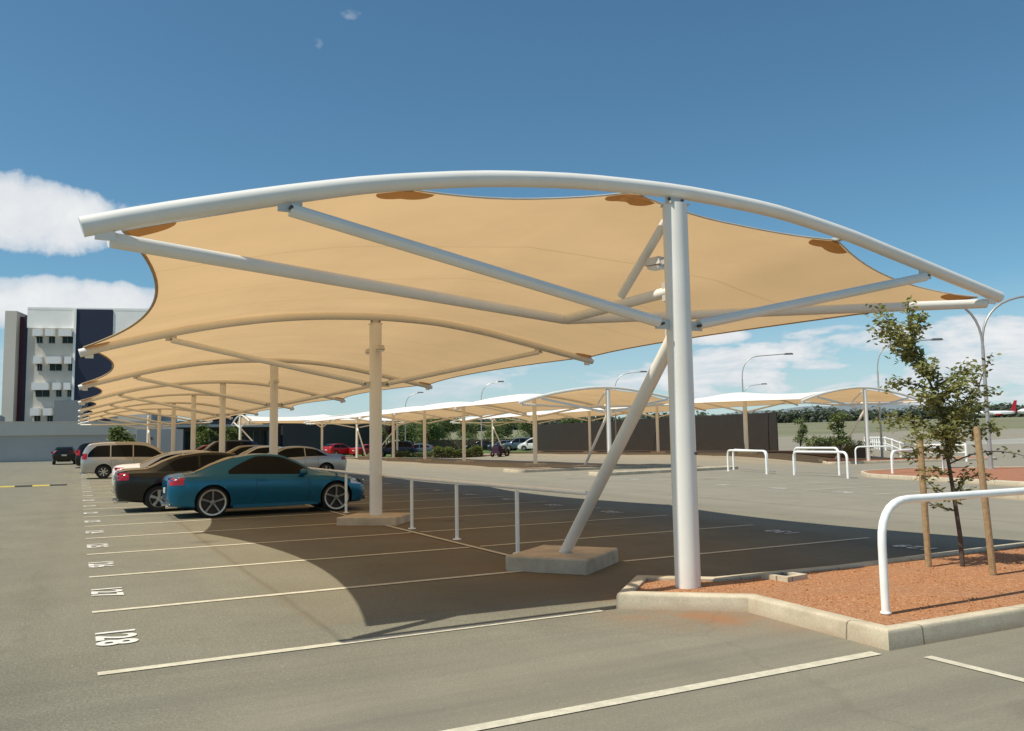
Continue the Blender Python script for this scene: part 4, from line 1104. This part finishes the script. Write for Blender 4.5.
tree_proto('broadleaf_tree', 'small round tree before the grey wall at the far left', 3.4, 1.5, M['leaf_far'], 1500, 9, loc=gp(3.2, 84), group=GT)
tree_proto('broadleaf_tree', 'narrow young tree in front of the pale road right of the brown fence', 3.0, .75, M['leaf_far'], 900, 12, .15, .2, gp(57.4, 55.2), GT)
tree_proto('broadleaf_tree', 'slender tree at the foot of the far white column', 3.4, .7, M['leaf_far'], 900, 14, .15, .2, gp(40.4, 35.8), GT)
tree_proto('broadleaf_tree', 'dark purple leaved tree under the far canopy right of the second column', 4.4, 1.0, M['leaf_purple'], 900, 15, .5, .25, gp(33.6, 97), GT)
tree_proto('broadleaf_tree', 'bright green tree against the charcoal building left of the third column', 4.2, 1.7, M['leaf_hedge'], 1600, 16, .1, .3, gp(18.4, 116), GT)
tree_proto('broadleaf_tree', 'bright green tree between two columns at the far end of the front canopy', 4.0, 1.6, M['leaf_hedge'], 1600, 17, .1, .3, gp(14.2, 112), GT)

def hedge(label, a, b, h, w, mat, seed, n=2600, loc=None):
    rr = random.Random(seed); a = Vector(a); b = Vector(b); d = b - a; L = d.length; d /= L; nn = Vector((-d.y, d.x))
    root = thing('hedge', label, 'hedge', (a.x, a.y, gz(a.x, a.y)))
    lf = MB(); core = MB()
    core.bar((0, 0, h * .4), (d.x * L, d.y * L, h * .4 + gz(b.x, b.y) - gz(a.x, a.y)), w * .6, h * .7)
    for k in range(n):
        t = rr.random(); s = rr.uniform(-1, 1); z = rr.random() ** .6 * h * (1 + .18 * math.sin(t * L * 1.7) + .1 * math.sin(t * L * 5))
        p = a + d * L * t + nn * (s * w * .5); leaf(lf, Vector((p.x - a.x, p.y - a.y, z + gz(p.x, p.y) - gz(a.x, a.y))), .22, rr, .6)
    core.build('stems', M['bark'], root); lf.build('foliage', mat, root, sharp=0)
hedge('clipped bright green hedge left of the trolley under the far canopy', (32.2, 80.0), (36.6, 77.8), .95, 1.6, M['leaf_hedge'], 1)
hedge('low dark green hedge beside the far white column right of the brown fence', (52.5, 49.3), (46.0, 39.0), 1.0, 1.6, M['leaf_far'], 2)
hedge('low green planting under the far canopy beside the dark wagon', (30.6, 88.0), (35.6, 85.6), .6, 1.8, M['leaf_far'], 3, 1600)
hedge('long green shrub belt behind the parked cars at centre', (42, 113), (64, 104), 2.2, 3.0, M['leaf_far'], 4, 5200)

# luggage trolley beside the hedge
t = thing('luggage_trolley', 'dark luggage trolley with big wheel standing by the clipped hedge', 'trolley', gp(36.6, 73.9), .5)
mb = MB(); mb.box((0, 0, .55), (1.5, .9, .45), 0, .9); mb.box((-.3, 0, .9), (.8, .8, .3), 0, .85); mb.build('tub', M['leaf_purple'], t)
for (x, y) in ((.7, -.45), (.7, .45), (-.5, -.45), (-.5, .45)):
    mb = MB(); r = .4 if x > 0 else .28
    mb.lathe([(r * .5, -.05), (r, -.06), (r, .06), (r * .5, .05)], (x, y, r), 'y', 18); mb.build('wheel', M['tyre'], t)
mb = MB(); mb.tube([(.75, -.3, .6), (1.2, -.3, 1.15), (1.2, .3, 1.15), (.75, .3, .6)], .03, 8); mb.build('handle', M['bolt'], t)

# ------------------------------------------------------------------ buildings
def part(name, mat, root, boxes, parent=None):
    mb = MB()
    for (x0, x1, y0, y1, z0, z1) in boxes: mb.box(((x0 + x1) / 2, (y0 + y1) / 2, (z0 + z1) / 2), (x1 - x0, y1 - y0, z1 - z0))
    return mb.build(name, mat, parent or root, sharp=0)
bl = thing('office_building', 'grey and white multi storey office block with navy panel and window hoods at left', 'building', (0, 125, 0), -.28)
part('wall', M['bgrey'], bl, [(-6.55, 9.0, 0.06, 18, -1, 19.9)])  # grey colour carries the facade's shade below the white band
part('upper_band', M['bwhite'], bl, [(-6.6, -.70, -.10, .05, 17.75, 20.2)])
part('upper_band', M['bwhite'], bl, [(3.95, 9.2, -.1, .05, 8.0, 20.2)])
part('parapet', M['bwhite'], bl, [(-6.6, 9.2, -.12, .3, 20.2, 20.5)])
part('side_wing', M['wallpale'], bl, [(-9.1, -7.7, -.6, 16, -1, 19.9)])
part('recess', M['bmaroon'], bl, [(-7.7, -7.0, .6, 14, -1, 19.3)])
part('recess_return', M['bnavy'], bl, [(-7.0, -6.56, .3, 14, -1, 19.4)])
part('navy_panel', M['bnavy'], bl, [(-.55, 3.9, -.22, .04, 3.2, 20.3)])
part('corner_fin', M['bwhite'], bl, [(-.85, -.56, -.35, .03, 3.2, 20.4)])
part('plant_room', M['bplant'], bl, [(-2.1, 1.2, -3.0, -.24, 0, 8.0)])
part('roof', M['bplant'], bl, [(-6.3, 8.8, .4, 17, 19.9, 20.1)])
floors = [(17.55, [(-5.7, -4.65, 0), (-4.2, -3.15, 0), (-2.55, -.95, 0)]), (13.9, [(-5.5, -4.6, 0), (-4.0, -2.2, 0), (-1.75, -.9, 0)]), (10.45, [(-5.6, -3.6, 0), (-3.1, -2.15, 0), (-1.75, -.9, 0)]), (7.1, [(-5.65, -4.6, 0), (-4.1, -3.1, 0), (-2.6, -2.0, 0)])]
for zt, wins in floors:
    for (xa, xb, _) in wins:
        fr = part('window', M['bglass'], bl, [(xa + .3, xb - .05, -.02, .05, zt - 1.78, zt - .95)])
        part('frame', M['bplant'], bl, [(xa + .27, xb - .02, -.05, .02, zt - 1.85, zt - 1.78), ((xa + xb) / 2 + .1, (xa + xb) / 2 + .15, -.05, -.021, zt - 1.78, zt - .95)], fr)
        hd = part('window_hood', M['bshade'], bl, [(xa, xb, -.75, -.68, zt - .95, zt), (xa, xb, -.68, .05, zt - .06, zt - .002), (xa + .003, xa + .06, -.68, .05, zt - .95, zt - .06), (xb - .06, xb - .003, -.68, .05, zt - .95, zt - .06)])
for zt, xs_ in ((17.55, (6.2,)), (13.9, (4.4,))):
    for xa in xs_:
        part('window_hood', M['bshade'], bl, [(xa, xa + 1.1, -.75, .05, zt - .9, zt)]); part('window', M['bglass'], bl, [(xa + .2, xa + 1.0, -.02, .05, zt - 1.8, zt - .95)])
sb = thing('shed_building', 'small low shed with pale blue roof at the left edge behind the wall', 'building', (-9.0, 112, 0)); part('wall', M['bplant'], sb, [(-4, .9, 0, 6, 0, 5.0)]); part('roof', M['roofmetal'], sb, [(-4.3, 1.1, -.3, 6.3, 5.0, 5.7)])

wl = thing('boundary_wall', 'long low grey wall with pale fascia closing the far left end of the car park', 'wall', (0, 93, gz(0, 93)))
part('wall', M['wallgrey'], wl, [(-30, 8.8, 0, .5, -.3, 2.5)])
part('fascia', M['wallpale'], wl, [(-30, 8.9, -.25, .4, 2.5, 3.75)])
part('coping', M['bgrey'], wl, [(-30, 9.0, -.3, .5, 3.75, 3.85)])
part('pier', M['wallgrey'], wl, [(5.2, 9.6, -.6, -.003, -.3, 3.0)])
part('wall_lamp', M['lamphead'], wl, [(6.3, 6.7, -.75, -.601, 1.95, 2.2)])

db = thing('terminal_building', 'low charcoal clad building with flat roof behind the far canopy', 'building', (12.0, 118, .6))
part('wall', M['bdark'], db, [(0, 28.2, 2.4, 16, -.6, 4.6)])
part('cladding', M['bdark'], db, [(13.4, 28.4, 1.2, 2.39, -.6, 4.3)])
part('roof', M['roofmetal'], db, [(-1.0, 12.5, .2, 15, 3.75, 4.1), (13.0, 28.8, .9, 16.4, 4.6, 4.85)])
part('roof_plant', M['bdark'], db, [(4.0, 9.0, 5, 11, 4.6, 7.4)])
for k in range(6):
    w_ = part('window', M['bglass'], db, [(.8 + 2.0 * k, 2.4 + 2.0 * k, 2.3, 2.41, .4, 3.2)])
    part('mullion', M['bplant'], db, [(1.57 + 2.0 * k, 1.63 + 2.0 * k, 2.26, 2.3, .4, 3.2)], w_)
for k in range(4): part('pillar', M['bplant'], db, [(-.6 + 4.0 * k, -.35 + 4.0 * k, .5, .75, -.6, 3.75)])
# ------------------------------------------------------------------ aircraft on the apron
def aircraft(label, loc, rz, s, tailmat, L=24.0):
    t = thing('aircraft', label, 'aircraft', loc, rz); t.scale = (s, s, s); R_ = L * .055; zc_ = 2.6
    mb = MB(); prof = [(-.5, .05, .5), (-.42, .5, .3), (-.25, .9, .1), (0, 1, 0), (.3, 1, 0), (.42, .8, -.1), (.48, .45, -.25), (.5, .08, -.35)]
    mb.tube([(p[0] * L, 0, zc_ + p[2] * R_) for p in prof], [max(.05, p[1] * R_) for p in prof], 16); mb.build('fuselage', M['planewhite'], t)
    mb = MB(); mb.prism([(-.5 * L, 0.12), (-.38 * L, .12), (-.38 * L, -.12), (-.5 * L, -.12)], 0, 0.01)
    fin = MB(); a = [(-.36 * L, zc_ + R_ * .7), (-.48 * L, zc_ + R_ * .9), (-.53 * L, zc_ + R_ + L * .24), (-.46 * L, zc_ + R_ + L * .24)]
    fin.add([(x, -.12, z) for x, z in a] + [(x, .12, z) for x, z in a], [(0, 1, 2, 3), (7, 6, 5, 4), (0, 4, 5, 1), (1, 5, 6, 2), (2, 6, 7, 3), (3, 7, 4, 0)]); fin.build('tail_fin', tailmat, t, recalc=True)
    for sy in (-1, 1):
        w_ = MB(); p = [(.08 * L, sy * R_ * .8), (-.1 * L, sy * R_ * .8), (-.2 * L, sy * L * .48), (-.14 * L, sy * L * .48)]; w_.prism(p, zc_ - R_ * .4, zc_ - R_ * .2); w_.build('wing', M['planewhite'], t, recalc=True)
        w_ = MB(); p = [(-.42 * L, sy * R_ * .3), (-.49 * L, sy * R_ * .3), (-.54 * L, sy * L * .17), (-.5 * L, sy * L * .17)]; w_.prism(p, zc_ + R_ * .5, zc_ + R_ * .6); w_.build('tailplane', tailmat, t, recalc=True)
        w_ = MB(); w_.tube([(.06 * L, sy * L * .16, zc_ - R_ * .7), (-.08 * L, sy * L * .16, zc_ - R_ * .7)], R_ * .4, 12); w_.build('engine', tailmat, t)
    for x, y in ((.36 * L, 0), (-.04 * L, L * .08), (-.04 * L, -L * .08)):
        w_ = MB(); w_.tube([(x, y, zc_ - R_ * .8), (x, y, .4)], .12, 8); w_.lathe([(.15, -.15), (.5, -.15), (.5, .15), (.15, .15)], (x, y, .5), 'y', 14); w_.build('landing_gear', M['tyre'], t)
aircraft('white aircraft with red tail parked beyond the airfield grass, its nose to the left', (466, 301, gz(466, 301) - .3), PI - .5, 1.0, M['planered'])
aircraft('larger white aircraft parked at the right edge beyond the grass', (490, 286, gz(490, 286) - .3), PI - .5, 1.3, M['planewhite'], 26)
aircraft('small white aircraft on the airfield seen through the sapling leaves', (425, 338, gz(425, 338) - .3), .4, .5, M['planewhite'])

# ------------------------------------------------------------------ far wood and hills
def wood_belt():
    rr = random.Random(21); mb = MB()
    for row_ in range(3):
        prev = None
        for k in range(420):
            th = math.radians(2 + 80 * k / 420); r = 640 + row_ * 70
            x, y = r * math.sin(th), r * math.cos(th)
            if x < 60: continue
            base = gz(x, y); hgt = 9 + 5 * mnoise.noise(Vector((k * .09, row_ * 7.1, 0))) + rr.uniform(0, 4)
            for q in range(34):
                w_h = rr.random() ** .8
                c = Vector((x + rr.gauss(0, 4.5) * (1.2 - .5 * w_h), y + rr.gauss(0, 4.5), base + w_h * hgt * .8))
                leaf(mb, c, rr.uniform(2.0, 3.6), rr, .9)
    mb.build('woodland', M['wood'], sharp=0, kind='stuff', label='distant dark belt of woodland along the far side of the airfield', category='woodland')
wood_belt()
mb = MB()
def hill(u, v):
    th = math.radians(-20 + 140 * u); r = 3300 + 1500 * v
    h = 40 + (150 + 60 * mnoise.noise(Vector((u * 9.0, 1.7, 0))) + 22 * mnoise.noise(Vector((u * 31, 4, 0))) + 8 * mnoise.noise(Vector((u * 90, 9, v * 3)))) * smooth(0, .9, v) - 75 * math.exp(-((th - math.radians(24)) / .36) ** 2) * smooth(0, .9, v)
    return (r * math.sin(th), r * math.cos(th), h - 20)
mb.grid(hill, 240, 8); mb.build('hills', M['hill'], kind='structure', sharp=0)

# ------------------------------------------------------------------ sky, sun, camera
SUN = Vector((-.61, -.014, 1.0)).normalized()
el = math.asin(SUN.z); az = math.atan2(SUN.x, SUN.y)
wd = bpy.data.worlds.new('World'); sc.world = wd; wd.use_nodes = True
nt = wd.node_tree; nt.nodes.clear()
class WT(NT):
    def __init__(s, t): s.t = t
w_ = WT(nt)
out = nt.nodes.new('ShaderNodeOutputWorld'); bg = nt.nodes.new('ShaderNodeBackground')
sky = nt.nodes.new('ShaderNodeTexSky'); sky.sky_type = 'NISHITA'; sky.sun_disc = False
sky.sun_elevation = el; sky.sun_rotation = az % (2 * PI); sky.altitude = 600; sky.air_density = 1.0; sky.dust_density = 0.6; sky.ozone_density = 2.0
tc = nt.nodes.new('ShaderNodeTexCoord'); D = tc.outputs['Generated']
sp = nt.nodes.new('ShaderNodeSeparateXYZ'); nt.links.new(D, sp.inputs[0])
azn = w_.math('ARCTAN2', sp.outputs[0], sp.outputs[1]); eln = w_.math('ARCSINE', sp.outputs[2])
nz1 = w_.noise(7.0, 8, 0.62, D, .25); nz2 = w_.noise(22.0, 6, 0.6, D, .2)
nn = w_.math('ADD', w_.math('MULTIPLY', w_.math('SUBTRACT', nz1, .5), 2.6), w_.math('MULTIPLY', w_.math('SUBTRACT', nz2, .5), 1.1))
CLOUDS = [(-0.0558, 0.2444, 0.1429, 0.0405, 1), (0.0103, 0.2351, 0.0595, 0.0262, 0.9), (-0.0115, 0.1578, 0.131, 0.0238, 1), (-0.0661, 0.149, 0.0714, 0.0286, 1), (0.2414, 0.4505, 0.0167, 0.0107, 0.35), (0.2756, 0.4843, 0.0214, 0.0095, 0.35), (0.7194, 0.1178, 0.0405, 0.0107, 1), (0.7604, 0.4802, 0.0095, 0.0071, 0.3)]
cov = None
for (a0, e0, ra, re_, amp) in CLOUDS:
    u = w_.math('DIVIDE', w_.math('SUBTRACT', azn, a0), ra); v = w_.math('DIVIDE', w_.math('SUBTRACT', eln, e0), re_)
    # flat bases: lower half falls off faster
    q = w_.math('SUBTRACT', 1.0, w_.math('ADD', w_.math('MULTIPLY', u, u), w_.math('MULTIPLY', v, v)))
    q = w_.math('MULTIPLY', w_.math('ADD', q, nn), amp) if ra > .03 else w_.math('MULTIPLY', w_.math('ADD', w_.math('MULTIPLY', q, .55), w_.math('SUBTRACT', w_.math('MULTIPLY', nn, 1.9), .3)), .26)
    cov = q if cov is None else w_.math('MAXIMUM', cov, q)
# thin bank of cumulus low over the horizon
mpz = nt.nodes.new('ShaderNodeMapping'); mpz.inputs['Scale'].default_value = (1, 1, 3.2); nt.links.new(D, mpz.inputs['Vector'])
nb = w_.noise(7.5, 9, .6, mpz.outputs[0], .3)
band = w_.math('SUBTRACT', 1.0, w_.math('POWER', w_.math('DIVIDE', w_.math('SUBTRACT', eln, .07), .058), 2.0))
bq = w_.math('ADD', w_.math('MULTIPLY', band, .8), w_.math('MULTIPLY', w_.math('SUBTRACT', nb, .55), 7.0))
rgt = w_.math('ADD', .25, w_.math('MULTIPLY', w_.ramp(azn, [(0.35, 0.0), (0.72, 1.0)]), .9))
bq = w_.math('MULTIPLY', bq, w_.math('MULTIPLY', rgt, .72))
bq = w_.math('MULTIPLY', bq, w_.ramp(band, [(0.0, 0.0), (0.35, 1.0)]))
cov = w_.math('MAXIMUM', cov, bq)
mask = w_.ramp(cov, [(0.05, 0.0), (0.3, 0.7), (0.7, 0.96)])
cc = w_.ramp(w_.math('ADD', w_.math('MULTIPLY', nz2, .5), w_.math('MULTIPLY', cov, .5)), [(0.2, (6.2, 6.8, 7.4)), (0.55, (7.6, 7.9, 8.2)), (0.9, (8.8, 8.9, 8.9))])
hs = nt.nodes.new('ShaderNodeHueSaturation'); hs.inputs['Saturation'].default_value = 1.04; hs.inputs['Value'].default_value = 1.0; nt.links.new(w_.mix(1.0, sky.outputs[0], (.82, 1.10, 1.08), 'MULTIPLY'), hs.inputs['Color'])
hz = w_.ramp(eln, [(0.0, .68), (.05, .52), (.17, 0.0)])
mixc = w_.mix(mask, w_.mix(hz, hs.outputs[0], (5.6, 6.5, 7.2)), cc)
nt.links.new(mixc, bg.inputs['Color']); bg.inputs['Strength'].default_value = 0.10
nt.links.new(bg.outputs[0], out.inputs['Surface'])

sl = bpy.data.lights.new('sun', 'SUN'); sl.energy = 4.6; sl.angle = math.radians(.53); sl.color = (1.0, .945, .82)
so = bpy.data.objects.new('sun', sl); COL.objects.link(so); so.rotation_euler = SUN.to_track_quat('Z', 'Y').to_euler(); so.location = (0, 0, 30)

cam = bpy.data.cameras.new('camera'); cam.sensor_width = 36; cam.lens = 840.0 / 1024 * 36; cam.clip_end = 20000; cam.clip_start = .05
co = bpy.data.objects.new('camera', cam); COL.objects.link(co)
Rw = [[0.889035, 0.02697, 0.457045], [-0.457531, 0.088999, 0.884728], [-0.016815, -0.995666, 0.091463]]
co.matrix_world = Matrix(((Rw[0][0], -Rw[0][1], -Rw[0][2], 0), (Rw[1][0], -Rw[1][1], -Rw[1][2], 0), (Rw[2][0], -Rw[2][1], -Rw[2][2], 1.6), (0, 0, 0, 1)))
sc.camera = co
sc.view_settings.view_transform = 'Standard'; sc.view_settings.look = 'None'; sc.view_settings.exposure = 0; sc.view_settings.gamma = 1
sc.cycles.max_bounces = 8; sc.cycles.diffuse_bounces = 4
